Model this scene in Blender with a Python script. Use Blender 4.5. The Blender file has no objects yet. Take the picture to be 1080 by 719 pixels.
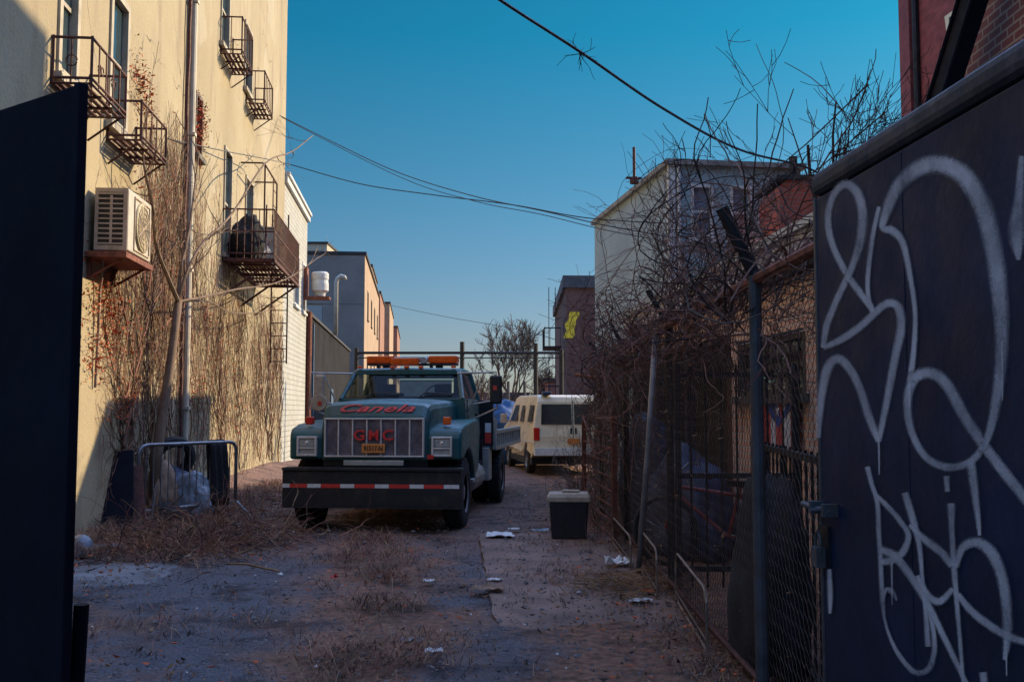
import bpy, bmesh, math, random
from mathutils import Vector, Matrix, Euler, noise as mnoise
R = math.radians
SC = bpy.context.scene
COL = SC.collection
F, CX, CY, HOR, H = 1050.0, 540.0, 359.5, 433.0, 1.58
PITCH = math.atan((HOR - CY) / F)
cp, sp = math.cos(PITCH), math.sin(PITCH)

# ------------------------------------------------------------------ survey helpers
def ray(x, y):
    u = (x - CX) / F; v = (CY - y) / F
    return Vector((u, cp - v * sp, sp + v * cp))
def at(x, y, Y):
    d = ray(x, y); return Vector((0, 0, H)) + d * (Y / d.y)
def gnd(x, y, z=0.0):
    d = ray(x, y); return Vector((0, 0, H)) + d * ((z - H) / d.z)
def hit(x, y, p0, n):
    d = ray(x, y); o = Vector((0, 0, H))
    return o + d * ((p0 - o).dot(n) / d.dot(n))
WTH = R(5.54)
WP0 = Vector((-5.06, 11.9, 0)); WD = Vector((-math.sin(WTH), math.cos(WTH), 0)); WN = Vector((math.cos(WTH), math.sin(WTH), 0))
def wall_uz(x, y, out=0.0):
    p = hit(x, y, WP0 + WN * out, WN)
    return (p - WP0).dot(WD), p.z
def wall_w(u, out, z):
    return WP0 + WD * u + WN * out + Vector((0, 0, z))

# ------------------------------------------------------------------ mesh builder
class MB:
    def __init__(s): s.v = []; s.f = []; s.m = []; s.uv = None
    def add(s, vs, fs, mi=0):
        o = len(s.v); s.v += [tuple(p) for p in vs]
        s.f += [tuple(i + o for i in f) for f in fs]; s.m += [mi] * len(fs)
        return s
    def box(s, x0, x1, y0, y1, z0, z1, mi=0, mat=None):
        vs = [Vector(p) for p in ((x0,y0,z0),(x1,y0,z0),(x1,y1,z0),(x0,y1,z0),(x0,y0,z1),(x1,y0,z1),(x1,y1,z1),(x0,y1,z1))]
        if mat is not None: vs = [mat @ p for p in vs]
        return s.add(vs, [(0,3,2,1),(4,5,6,7),(0,1,5,4),(1,2,6,5),(2,3,7,6),(3,0,4,7)], mi)
    def quad(s, a, b, c, d, mi=0): return s.add([a, b, c, d], [(0,1,2,3)], mi)
    def tube(s, pts, r, n=5, mi=0, cap=True):
        pts = [Vector(p) for p in pts]; k = len(pts)
        if k < 2: return s
        rs = r if isinstance(r, (list, tuple)) else [r] * k
        vs = []; up = None
        for i in range(k):
            t = (pts[min(i+1,k-1)] - pts[max(i-1,0)])
            if t.length < 1e-9: t = Vector((0,0,1))
            t.normalize()
            if up is None:
                up = t.cross(Vector((0.31,0.17,0.93)))
                if up.length < .1: up = t.cross(Vector((1,0,0)))
            up = up - t * up.dot(t)
            if up.length < 1e-6: up = t.orthogonal()
            up.normalize(); w = t.cross(up)
            for j in range(n):
                a = 2 * math.pi * j / n
                vs.append(pts[i] + (up * math.cos(a) + w * math.sin(a)) * rs[i])
        fs = []
        for i in range(k - 1):
            for j in range(n):
                a = i*n+j; b = i*n+(j+1)%n
                fs.append((a, b, b+n, a+n))
        if cap:
            fs.append(tuple(range(n-1,-1,-1))); fs.append(tuple(range((k-1)*n, k*n)))
        return s.add(vs, fs, mi)
    def cyl(s, p0, p1, r, n=12, mi=0, r1=None): return s.tube([p0, p1], [r, r if r1 is None else r1], n, mi)
    def lathe(s, prof, c, axis='x', n=28, mi=0):
        vs = []; k = len(prof)
        for i in range(n):
            a = 2*math.pi*i/n; ca, sa = math.cos(a), math.sin(a)
            for (h, r) in prof:
                if axis == 'x': p = (h, r*ca, r*sa)
                elif axis == 'y': p = (r*ca, h, r*sa)
                else: p = (r*ca, r*sa, h)
                vs.append((c[0]+p[0], c[1]+p[1], c[2]+p[2]))
        fs = []
        for i in range(n):
            for j in range(k-1):
                a = i*k+j; b = ((i+1)%n)*k+j
                fs.append((a, b, b+1, a+1))
        return s.add(vs, fs, mi)
    def prism(s, poly, fn0, fn1, mi=0):
        k = len(poly)
        vs = [fn0(*p) for p in poly] + [fn1(*p) for p in poly]
        fs = [tuple(range(k-1,-1,-1)), tuple(range(k, 2*k))]
        fs += [(i, (i+1)%k, (i+1)%k+k, i+k) for i in range(k)]
        return s.add(vs, fs, mi)
    def loft(s, secs, mi=0, closed=False, caps=True):
        k = len(secs[0]); vs = [p for q in secs for p in q]; fs = []
        for i in range(len(secs)-1):
            for j in range(k if closed else k-1):
                a = i*k+j; b = i*k+(j+1)%k
                fs.append((a, b, b+k, a+k))
        if caps: fs.append(tuple(range(k-1,-1,-1))); fs.append(tuple(range((len(secs)-1)*k, len(secs)*k)))
        return s.add(vs, fs, mi)
    def build(s, name, mats, parent=None, smooth=False, bevel=0, seg=2, loc=None, fix=True):
        me = bpy.data.meshes.new(name); me.from_pydata(s.v, [], s.f)
        if not isinstance(mats, (list, tuple)): mats = [mats]
        for m in mats: me.materials.append(m)
        if len(mats) > 1: me.polygons.foreach_set('material_index', s.m)
        if s.uv is not None:
            l = me.uv_layers.new(name='UVMap')
            for lp in me.loops: l.data[lp.index].uv = s.uv[lp.vertex_index]
        if fix and len(s.f) < 60000:
            bm = bmesh.new(); bm.from_mesh(me)
            bmesh.ops.recalc_face_normals(bm, faces=bm.faces[:]); bm.to_mesh(me); bm.free()
        if smooth: me.polygons.foreach_set('use_smooth', [True]*len(me.polygons))
        me.update()
        o = bpy.data.objects.new(name, me); COL.objects.link(o)
        if parent is not None: o.parent = parent
        if loc is not None: o.location = loc
        if bevel:
            b = o.modifiers.new('bevel', 'BEVEL'); b.width = bevel; b.segments = seg; b.limit_method = 'ANGLE'; b.angle_limit = R(35)
            b.harden_normals = False
        return o

def tag(o, label=None, cat=None, group=None, kind=None):
    if label: o['label'] = label
    if cat: o['category'] = cat
    if group: o['group'] = group
    if kind: o['kind'] = kind
    return o
def empty(name, loc, rz=0.0, label=None, cat=None, group=None):
    o = bpy.data.objects.new(name, None); o.empty_display_size = .2
    o.location = loc; o.rotation_euler = (0, 0, rz); COL.objects.link(o)
    return tag(o, label, cat, group)
def copy_tree(o, parent=None):
    c = o.copy(); COL.objects.link(c); c.parent = parent
    for ch in list(o.children): copy_tree(ch, c)
    return c
def text_mesh(body, size, name, mat, parent, M4, shear=0, offset=0, extrude=.004, sx=1, space=1):
    cu = bpy.data.curves.new('lettering', 'FONT'); cu.body = body; cu.size = size; cu.shear = shear
    cu.offset = offset; cu.extrude = extrude; cu.align_x = 'CENTER'; cu.align_y = 'CENTER'; cu.space_character = space
    t = bpy.data.objects.new('lettering_source', cu); COL.objects.link(t)
    dg = bpy.context.evaluated_depsgraph_get(); dg.update()
    me = bpy.data.meshes.new_from_object(t.evaluated_get(dg))
    bpy.data.objects.remove(t); bpy.data.curves.remove(cu)
    me.transform(M4 @ Matrix.Diagonal((sx, 1, 1, 1)))
    me.materials.clear(); me.materials.append(mat)
    o = bpy.data.objects.new(name, me); COL.objects.link(o)
    if parent: o.parent = parent
    return o
def facade(mb, fm, u0, u1, z0, z1, ops, depth=.15, mi=0):
    us = sorted({u0, u1, *[o[0] for o in ops], *[o[1] for o in ops]}); us = [u for u in us if u0 <= u <= u1]
    zs = sorted({z0, z1, *[o[2] for o in ops], *[o[3] for o in ops]}); zs = [z for z in zs if z0 <= z <= z1]
    for i in range(len(us)-1):
        for j in range(len(zs)-1):
            a, b, c, d = us[i], us[i+1], zs[j], zs[j+1]
            um, zm = (a+b)/2, (c+d)/2
            if any(o[0] < um < o[1] and o[2] < zm < o[3] for o in ops): continue
            mb.quad(fm(a,0,c), fm(b,0,c), fm(b,0,d), fm(a,0,d), mi)
    for (a, b, c, d) in ops:
        mb.quad(fm(a,0,c), fm(a,depth,c), fm(a,depth,d), fm(a,0,d), mi)
        mb.quad(fm(b,0,c), fm(b,depth,c), fm(b,depth,d), fm(b,0,d), mi)
        mb.quad(fm(a,0,d), fm(a,depth,d), fm(b,depth,d), fm(b,0,d), mi)
        mb.quad(fm(a,0,c), fm(a,depth,c), fm(b,depth,c), fm(b,0,c), mi)
def window(parent, fm, a, b, c, d, frame_m, pane_m, depth=.12, fw=.06, sill=True, sill_m=None, proud=.03, bars=1):
    mb = MB()
    def bx(u0,u1,z0,z1,d0,d1):
        ps = [fm(u,dd,z) for z in (z0,z1) for (u,dd) in ((u0,d0),(u1,d0),(u1,d1),(u0,d1))]
        mb.add(ps, [(0,3,2,1),(4,5,6,7),(0,1,5,4),(1,2,6,5),(2,3,7,6),(3,0,4,7)])
    bx(a,a+fw,c,d,-proud,depth); bx(b-fw,b,c,d,-proud,depth)
    bx(a+fw,b-fw,d-fw,d,-proud,depth); bx(a+fw,b-fw,c,c+fw,-proud,depth)
    m = (c+d)/2
    if bars: bx(a+fw,b-fw,m-.025,m+.025,depth*.35,depth*.8)
    w = mb.build('window', frame_m, parent)
    pb = MB(); pb.quad(fm(a+fw,depth*.6,c+fw), fm(b-fw,depth*.6,c+fw), fm(b-fw,depth*.6,m-.0251), fm(a+fw,depth*.6,m-.0251))
    pb.quad(fm(a+fw,depth*.45,m+.0251), fm(b-fw,depth*.45,m+.0251), fm(b-fw,depth*.45,d-fw), fm(a+fw,depth*.45,d-fw))
    pb.build('pane', pane_m, w)
    if sill:
        mb2 = MB(); mb = mb2
        ps = [fm(u,dd,z) for z in (c-.09,c-.004) for (u,dd) in ((a-.08,-.09),(b+.08,-.09),(b+.08,.02),(a-.08,.02))]
        mb2.add(ps, [(0,3,2,1),(4,5,6,7),(0,1,5,4),(1,2,6,5),(2,3,7,6),(3,0,4,7)])
        mb2.build('sill', sill_m or frame_m, w)
    return w

# ------------------------------------------------------------------ materials
def _nt(name):
    m = bpy.data.materials.new(name); m.use_nodes = True
    nt = m.node_tree; nt.nodes.clear()
    out = nt.nodes.new('ShaderNodeOutputMaterial'); p = nt.nodes.new('ShaderNodeBsdfPrincipled')
    nt.links.new(p.outputs[0], out.inputs[0]); return m, nt, p, out
def N(nt, t, **k):
    n = nt.nodes.new(t)
    for a, b in k.items(): setattr(n, a, b)
    return n
def c4(c): return (c[0], c[1], c[2], 1)
def noise_fac(nt, scale, detail=5, lo=.35, hi=.65, stretch=None, coord='Object', rough=.6):
    tc = N(nt, 'ShaderNodeTexCoord'); src = tc.outputs[coord]
    if stretch:
        mp = N(nt, 'ShaderNodeMapping'); mp.inputs['Scale'].default_value = stretch
        nt.links.new(src, mp.inputs[0]); src = mp.outputs[0]
    n = N(nt, 'ShaderNodeTexNoise'); n.inputs['Scale'].default_value = scale; n.inputs['Detail'].default_value = detail
    n.inputs['Roughness'].default_value = rough
    nt.links.new(src, n.inputs['Vector'])
    mr = N(nt, 'ShaderNodeMapRange'); mr.inputs[1].default_value = lo; mr.inputs[2].default_value = hi
    nt.links.new(n.outputs[0], mr.inputs[0]); return mr.outputs[0]
def mixc(nt, fac, a, b):
    mx = N(nt, 'ShaderNodeMix', data_type='RGBA')
    for s, i in ((fac, 0), (a, 6), (b, 7)):
        if hasattr(s, 'links') or isinstance(s, bpy.types.NodeSocket): nt.links.new(s, mx.inputs[i])
        else: mx.inputs[i].default_value = s if i == 0 else c4(s)
    return mx.outputs[2]
def add_bump(nt, p, h, strength=.3, dist=.02):
    b = N(nt, 'ShaderNodeBump'); b.inputs['Strength'].default_value = strength; b.inputs['Distance'].default_value = dist
    nt.links.new(h, b.inputs['Height']); nt.links.new(b.outputs[0], p.inputs['Normal']); return b
def M(name, c, rough=.7, metal=0, var=.25, scale=4, bump=.2, bscale=40, c2=None, stretch=None, spec=.5, coat=0, lo=.35, hi=.65, grime=None, gscale=1.3, glo=.5, ghi=.7):
    m, nt, p, out = _nt(name)
    a = tuple(max(0, v*(1-var)) for v in c); b = c2 if c2 else tuple(min(1, v*(1+var)) for v in c)
    col = mixc(nt, noise_fac(nt, scale, 6, lo, hi, stretch), a, b)
    if grime: col = mixc(nt, noise_fac(nt, gscale, 8, glo, ghi, None, 'Object', .7), col, grime)
    nt.links.new(col, p.inputs['Base Color'])
    p.inputs['Metallic'].default_value = metal
    p.inputs['Specular IOR Level'].default_value = spec
    rr = N(nt, 'ShaderNodeMapRange'); rr.inputs[3].default_value = max(.03, rough-.1); rr.inputs[4].default_value = min(1, rough+.12)
    nt.links.new(noise_fac(nt, scale*2.7, 4, .3, .7), rr.inputs[0]); nt.links.new(rr.outputs[0], p.inputs['Roughness'])
    if coat: p.inputs['Coat Weight'].default_value = coat; p.inputs['Coat Roughness'].default_value = .12
    if bump: add_bump(nt, p, noise_fac(nt, bscale, 6, .2, .8), bump, .01)
    return m
def brick_mat(name, c1, c2, mortar, bw=.21, bh=.075, rough=.85, ms=.012, stain=(.03,.025,.025), sm=.45):
    m, nt, p, out = _nt(name)
    tc = N(nt, 'ShaderNodeTexCoord'); sx = N(nt, 'ShaderNodeSeparateXYZ'); nt.links.new(tc.outputs['Object'], sx.inputs[0])
    ad = N(nt, 'ShaderNodeMath', operation='ADD'); nt.links.new(sx.outputs[0], ad.inputs[0]); nt.links.new(sx.outputs[1], ad.inputs[1])
    cb = N(nt, 'ShaderNodeCombineXYZ'); nt.links.new(ad.outputs[0], cb.inputs[0]); nt.links.new(sx.outputs[2], cb.inputs[1])
    b = N(nt, 'ShaderNodeTexBrick'); b.inputs['Scale'].default_value = 1; b.inputs['Brick Width'].default_value = bw; b.inputs['Row Height'].default_value = bh
    b.inputs['Mortar Size'].default_value = ms; b.inputs['Mortar Smooth'].default_value = .15
    b.inputs['Color1'].default_value = c4(c1); b.inputs['Color2'].default_value = c4(c2); b.inputs['Mortar'].default_value = c4(mortar)
    nt.links.new(cb.outputs[0], b.inputs['Vector'])
    f = noise_fac(nt, 1.1, 8, .4, .75); k = N(nt, 'ShaderNodeMath', operation='MULTIPLY'); k.inputs[1].default_value = sm; nt.links.new(f, k.inputs[0])
    col = mixc(nt, k.outputs[0], b.outputs[0], stain)
    nt.links.new(col, p.inputs['Base Color']); p.inputs['Roughness'].default_value = rough
    iv = N(nt, 'ShaderNodeMath', operation='SUBTRACT'); iv.inputs[0].default_value = 1; nt.links.new(b.outputs['Fac'], iv.inputs[1])
    ah = N(nt, 'ShaderNodeMath', operation='MULTIPLY_ADD'); nt.links.new(noise_fac(nt, 60, 4, .2, .8), ah.inputs[0]); ah.inputs[1].default_value = .3; nt.links.new(iv.outputs[0], ah.inputs[2])
    add_bump(nt, p, ah.outputs[0], .6, .008); return m
def lap_mat(name, c, pitch=.11, rough=.6, axis=2, var=.15, strength=.6):
    m, nt, p, out = _nt(name)
    a = tuple(v*(1-var) for v in c); b = tuple(min(1, v*(1+var)) for v in c)
    col = mixc(nt, noise_fac(nt, .7, 7, .3, .7), a, b)
    nt.links.new(col, p.inputs['Base Color']); p.inputs['Roughness'].default_value = rough
    tc = N(nt, 'ShaderNodeTexCoord'); sx = N(nt, 'ShaderNodeSeparateXYZ'); nt.links.new(tc.outputs['Object'], sx.inputs[0])
    src = sx.outputs[axis]
    if axis == 0:
        ad = N(nt, 'ShaderNodeMath', operation='ADD'); nt.links.new(sx.outputs[0], ad.inputs[0]); nt.links.new(sx.outputs[1], ad.inputs[1]); src = ad.outputs[0]
    d = N(nt, 'ShaderNodeMath', operation='DIVIDE'); nt.links.new(src, d.inputs[0]); d.inputs[1].default_value = pitch
    fr = N(nt, 'ShaderNodeMath', operation='FRACT'); nt.links.new(d.outputs[0], fr.inputs[0])
    iv = N(nt, 'ShaderNodeMath', operation='SUBTRACT'); iv.inputs[0].default_value = 1; nt.links.new(fr.outputs[0], iv.inputs[1])
    add_bump(nt, p, iv.outputs[0], strength, pitch*.3); return m
def glass_mat(name, tint=(.5,.6,.6), refl=.08):
    m, nt, p, out = _nt(name); nt.nodes.remove(p)
    tr = N(nt, 'ShaderNodeBsdfTransparent'); tr.inputs[0].default_value = c4(tint)
    gl = N(nt, 'ShaderNodeBsdfGlossy'); gl.inputs['Roughness'].default_value = .03
    lw = N(nt, 'ShaderNodeFresnel'); lw.inputs[0].default_value = 1.18
    mx = N(nt, 'ShaderNodeMixShader'); nt.links.new(lw.outputs[0], mx.inputs[0]); nt.links.new(tr.outputs[0], mx.inputs[1]); nt.links.new(gl.outputs[0], mx.inputs[2])
    nt.links.new(mx.outputs[0], out.inputs[0]); return m

m_stucco = None
def stucco():
    m, nt, p, out = _nt('cream stucco')
    col = mixc(nt, noise_fac(nt, .45, 8, .3, .7), (.29,.235,.14), (.39,.325,.205))
    col = mixc(nt, noise_fac(nt, 1.6, 8, .52, .75, (1,1,.22)), col, (.22,.165,.105))
    col = mixc(nt, noise_fac(nt, 5, 8, .6, .72), col, (.27,.24,.19))
    # hairline cracks, patched areas, rust runs
    tc = N(nt, 'ShaderNodeTexCoord'); nz = N(nt, 'ShaderNodeTexNoise'); nz.inputs['Scale'].default_value = 1.4; nz.inputs['Detail'].default_value = 8
    nt.links.new(tc.outputs['Object'], nz.inputs['Vector'])
    va = N(nt, 'ShaderNodeVectorMath', operation='MULTIPLY_ADD'); nt.links.new(nz.outputs['Color'], va.inputs[0]); va.inputs[1].default_value = (.9,.9,.9); nt.links.new(tc.outputs['Object'], va.inputs[2])
    vo = N(nt, 'ShaderNodeTexVoronoi', feature='DISTANCE_TO_EDGE'); vo.inputs['Scale'].default_value = .42; nt.links.new(va.outputs[0], vo.inputs['Vector'])
    cr = N(nt, 'ShaderNodeMapRange'); cr.inputs[1].default_value = .008; cr.inputs[2].default_value = .002; nt.links.new(vo.outputs['Distance'], cr.inputs[0])
    cm = N(nt, 'ShaderNodeMath', operation='MULTIPLY'); nt.links.new(cr.outputs[0], cm.inputs[0]); nt.links.new(noise_fac(nt, .8, 4, .45, .6), cm.inputs[1])
    col = mixc(nt, cm.outputs[0], col, (.12,.09,.06))
    pf = N(nt, 'ShaderNodeMath', operation='MULTIPLY'); nt.links.new(noise_fac(nt, .33, 3, .57, .60), pf.inputs[0]); pf.inputs[1].default_value = .45
    col = mixc(nt, pf.outputs[0], col, (.42,.37,.27))
    rf = N(nt, 'ShaderNodeMath', operation='MULTIPLY'); nt.links.new(noise_fac(nt, 2.6, 6, .6, .8, (1,1,.10)), rf.inputs[0]); rf.inputs[1].default_value = .55
    col = mixc(nt, rf.outputs[0], col, (.20,.10,.05))
    nt.links.new(col, p.inputs['Base Color']); p.inputs['Roughness'].default_value = .92
    add_bump(nt, p, noise_fac(nt, 18, 10, .2, .8), .35, .02); return m
m_stucco = stucco()
m_cream_paint = M('cream painted frame', (.36,.31,.23), .6, var=.2)
m_frame_dark = M('weathered brown frame', (.10,.08,.06), .6)
m_pane = M('dark window glass', (.015,.02,.025), .06, var=.1, bump=.05, bscale=2, spec=.9)
m_pane_blue = M('window glass', (.03,.05,.06), .05, var=.2, bump=.04, bscale=2, spec=1.0)
m_pane_sky = M('glass with painted sky reflection', (.13,.17,.22), .12, 0, .4, 3, .05, 2, spec=.9)  # pale sky reflection is put into the pane colour
m_palestraw = M('bleached straw', (.30,.20,.12), .9, 0, .4, 3, 0)
m_rust = M('rust brown iron', (.085,.03,.025), .75, .2, .4, 9, .3, 60)
m_black_iron = M('black iron', (.012,.012,.016), .55, .3, .4, 8, .2, 60)
m_white_brick = brick_mat('white painted brick', (.44,.44,.40), (.37,.37,.34), (.22,.22,.2), .22, .16, ms=.014, stain=(.25,.24,.2))
m_dark_wall = lap_mat('dark corrugated siding', (.022,.021,.023), .35, .95, 0, .4)
m_dark_wall.node_tree.nodes['Principled BSDF'].inputs['Specular IOR Level'].default_value = .08
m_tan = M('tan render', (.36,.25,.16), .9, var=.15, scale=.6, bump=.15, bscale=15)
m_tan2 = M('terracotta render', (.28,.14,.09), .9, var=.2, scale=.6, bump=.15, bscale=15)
m_greywall = M('grey render and end shade', (.22,.20,.18), .9, var=.15, scale=.5, bump=.15, bscale=15)  # also laid on the tan end wall as painted shade
m_palegrey = M('pale grey end shade', (.30,.31,.30), .9, var=.12, scale=.5)
m_far_brick = brick_mat('far brown brick', (.17,.075,.055), (.12,.055,.045), (.14,.11,.1), .22, .08)
m_red_brick = brick_mat('red brick', (.20,.05,.04), (.15,.042,.035), (.30,.22,.17), .215, .077, ms=.011, stain=(.05,.03,.03))
m_house_brick = brick_mat('orange brick', (.86,.50,.34), (.80,.40,.27), (.78,.62,.50), .2, .07, ms=.01, stain=(.3,.16,.12), sm=.3)
m_red_paint = M('red painted render', (.20,.045,.042), .85, 0, .3, 2.5, .3, 14, stretch=(1,1,3))
m_red_trim = M('dark red trim', (.16,.03,.03), .7, 0, .3, 5)
m_vermilion = M('vermilion painted brick', (.48,.10,.06), .85, 0, .3, 5, .4, 30)
m_siding = lap_mat('grey clapboard', (.23,.31,.33), .11)
m_siding_side = lap_mat('beige grey clapboard', (.27,.34,.36), .11)
m_trim = M('white trim', (.52,.53,.52), .6, var=.12)
m_roof_dark = M('dark roof felt', (.04,.038,.04), .9)
m_fascia = M('pale blue grey fascia', (.42,.40,.44), .7, var=.2, scale=2, grime=(.2,.18,.18))
m_porch = M('dark porch boards', (.035,.03,.035), .9, var=.4)
m_gate = M('navy black gate paint', (.005,.013,.040), .6, 0, .35, 2.2, .12, 25, grime=(.009,.015,.036), gscale=3, spec=.22)
m_gate2 = M('dark gate paint', (.004,.005,.011), .7, 0, .3, 2.2, .1, 25, spec=.12)
m_gate_edge = M('worn gate edge', (.05,.05,.06), .5, .3, .4, 8)
m_steel = M('worn galvanised steel', (.22,.23,.25), .45, .7, .25, 12, .1, 60, grime=(.12,.09,.07), gscale=6)
m_postmetal = M('grey steel post', (.07,.075,.09), .6, .3, .3, 6, .1, 60, grime=(.08,.05,.04), gscale=5)
m_chain = M('chain link wire', (.07,.055,.05), .6, .5, .3, 5, 0)
m_rail_rust = M('rusted rail', (.17,.055,.035), .8, .15, .45, 10, .3, 60)
m_pale_pipe = M('pale bent pipe', (.24,.18,.14), .5, .4, .3, 6)
m_twig = M('brown dry twig', (.17,.08,.06), .9, 0, .5, 3, 0)
m_twig_grey = M('grey brown twig', (.10,.075,.06), .9, 0, .45, 3, 0)
m_twig_dark = M('dark twig', (.035,.022,.02), .9, 0, .4, 3, 0)
m_wallvine = M('wall vine stem', (.15,.085,.045), .9, 0, .5, 2.5, 0)
m_trunk = M('smooth bark', (.15,.095,.06), .85, 0, .35, 8, .4, 40, stretch=(1,1,.2))
m_leaf = M('dead orange leaf', (.50,.10,.03), .8, 0, .55, 6, 0)
m_leaf2 = M('dead brown leaf', (.16,.075,.035), .85, 0, .5, 6, 0)
m_straw = M('dry straw', (.26,.15,.075), .9, 0, .5, 3, 0)
m_straw2 = M('red brown dry weed', (.24,.10,.065), .9, 0, .5, 3, 0)
m_teal = M('teal truck paint', (.002,.070,.078), .42, 0, .25, 3, .05, 30, coat=.2, grime=(.075,.085,.075), gscale=3.5, glo=.52, ghi=.85)
m_chrome = M('dull chrome', (.62,.58,.56), .35, .3, .1, 5, .03)
m_grille = M('grille mesh', (.24,.20,.23), .6, .3, .3, 10)
m_redletter = M('red letter', (.62,.035,.03), .4, 0, .15, 9, 0)
m_plate = M('orange plate', (.62,.22,.05), .5, 0, .15, 20, 0)
m_ink = M('black ink', (.015,.012,.012), .6, 0, .1, 5, 0)
m_rubber = M('tyre rubber', (.016,.016,.018), .85, 0, .3, 12, .25, 50)
m_rim = M('steel rim', (.30,.30,.31), .5, .5, .3, 8)
m_bumper = M('black bumper', (.009,.009,.012), .6, 0, .4, 6, .15, 40, grime=(.05,.035,.028), gscale=4)
m_tape_r = M('red reflective tape', (.6,.04,.03), .35, 0, .12, 15, 0)
m_tape_w = M('white reflective tape', (.65,.65,.65), .35, 0, .1, 15, 0)
m_amber = M('amber lens', (.78,.17,.015), .18, 0, .12, 14, .15, 120, coat=.5)
m_redlens = M('red lens', (.55,.03,.02), .18, 0, .12, 14, .1, 120, coat=.5)
m_clear = M('clear lens', (.34,.34,.33), .12, .1, .15, 14, .2, 90, coat=.6)
m_silver = M('silver body rail', (.45,.44,.43), .45, .6, .2, 5, grime=(.2,.17,.14), gscale=5)
m_black_plastic = M('black plastic', (.012,.012,.014), .45, 0, .3, 7)
m_interior = M('dark interior vinyl', (.02,.022,.026), .7, 0, .3, 5)
m_glass = glass_mat('windscreen glass', (.62,.72,.70))
m_van = M('cream van paint', (.76,.65,.46), .35, 0, .1, 2, .03, 20, coat=.4, grime=(.40,.31,.21), gscale=1.8, glo=.5, ghi=.8)
m_van_rear = m_van
m_bin = M('black bin plastic', (.012,.012,.016), .5, 0, .3, 6)
m_lid = M('beige plastic lid', (.40,.32,.24), .6, 0, .2, 5, .1, 40, grime=(.25,.18,.13), gscale=9)
m_bluetarp = M('blue tarp', (.003,.05,.15), .75, 0, .3, 5, .5, 5)
m_navytarp = M('faded navy tarp', (.03,.045,.10), .6, 0, .35, 4, .5, 6)
m_greytarp = M('grey white plastic sheet', (.22,.26,.31), .4, 0, .3, 5, .6, 7)
m_card = M('brown cardboard', (.24,.15,.10), .9, 0, .3, 6)
m_cloth = M('black cloth', (.008,.008,.011), .95, 0, .3, 8, .4, 25)
m_white = M('white litter', (.66,.65,.64), .7, 0, .15, 15, .3, 20)
m_acside = M('ac casing beige', (.42,.32,.24), .6, 0, .15, 8, grime=(.3,.2,.13), gscale=6)
m_acfront = M('ac casing white', (.46,.43,.36), .5, 0, .1, 8)
m_acfan = M('ac fan grille', (.33,.28,.17), .6, .1, .2, 10)
m_wire = M('black cable', (.012,.012,.014), .6, 0, .2, 3, 0)
m_flag_r = M('red flag cloth', (.50,.06,.05), .9, 0, .2, 12)
m_flag_w = M('white flag cloth', (.62,.60,.62), .9, 0, .15, 12)
m_flag_b = M('blue flag cloth', (.03,.07,.28), .9, 0, .2, 12)
m_yellow = M('yellow wall patch', (.70,.55,.04), .8, 0, .3, 5)
m_green = M('pale green string', (.35,.60,.42), .7, 0, .2, 8, 0)
m_pipe_white = M('white drainpipe', (.48,.43,.34), .5, 0, .15, 4)
m_concrete = M('brown stained concrete', (.20,.13,.105), .92, 0, .3, 1.6, .4, 30, grime=(.10,.075,.075), gscale=2.2)
m_concrete2 = M('pale concrete', (.17,.175,.19), .92, 0, .25, 2, .35, 30, grime=(.06,.05,.045), gscale=3)
m_stone = M('grey pebble', (.16,.15,.155), .9, 0, .45, 3, .3, 30)

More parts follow.
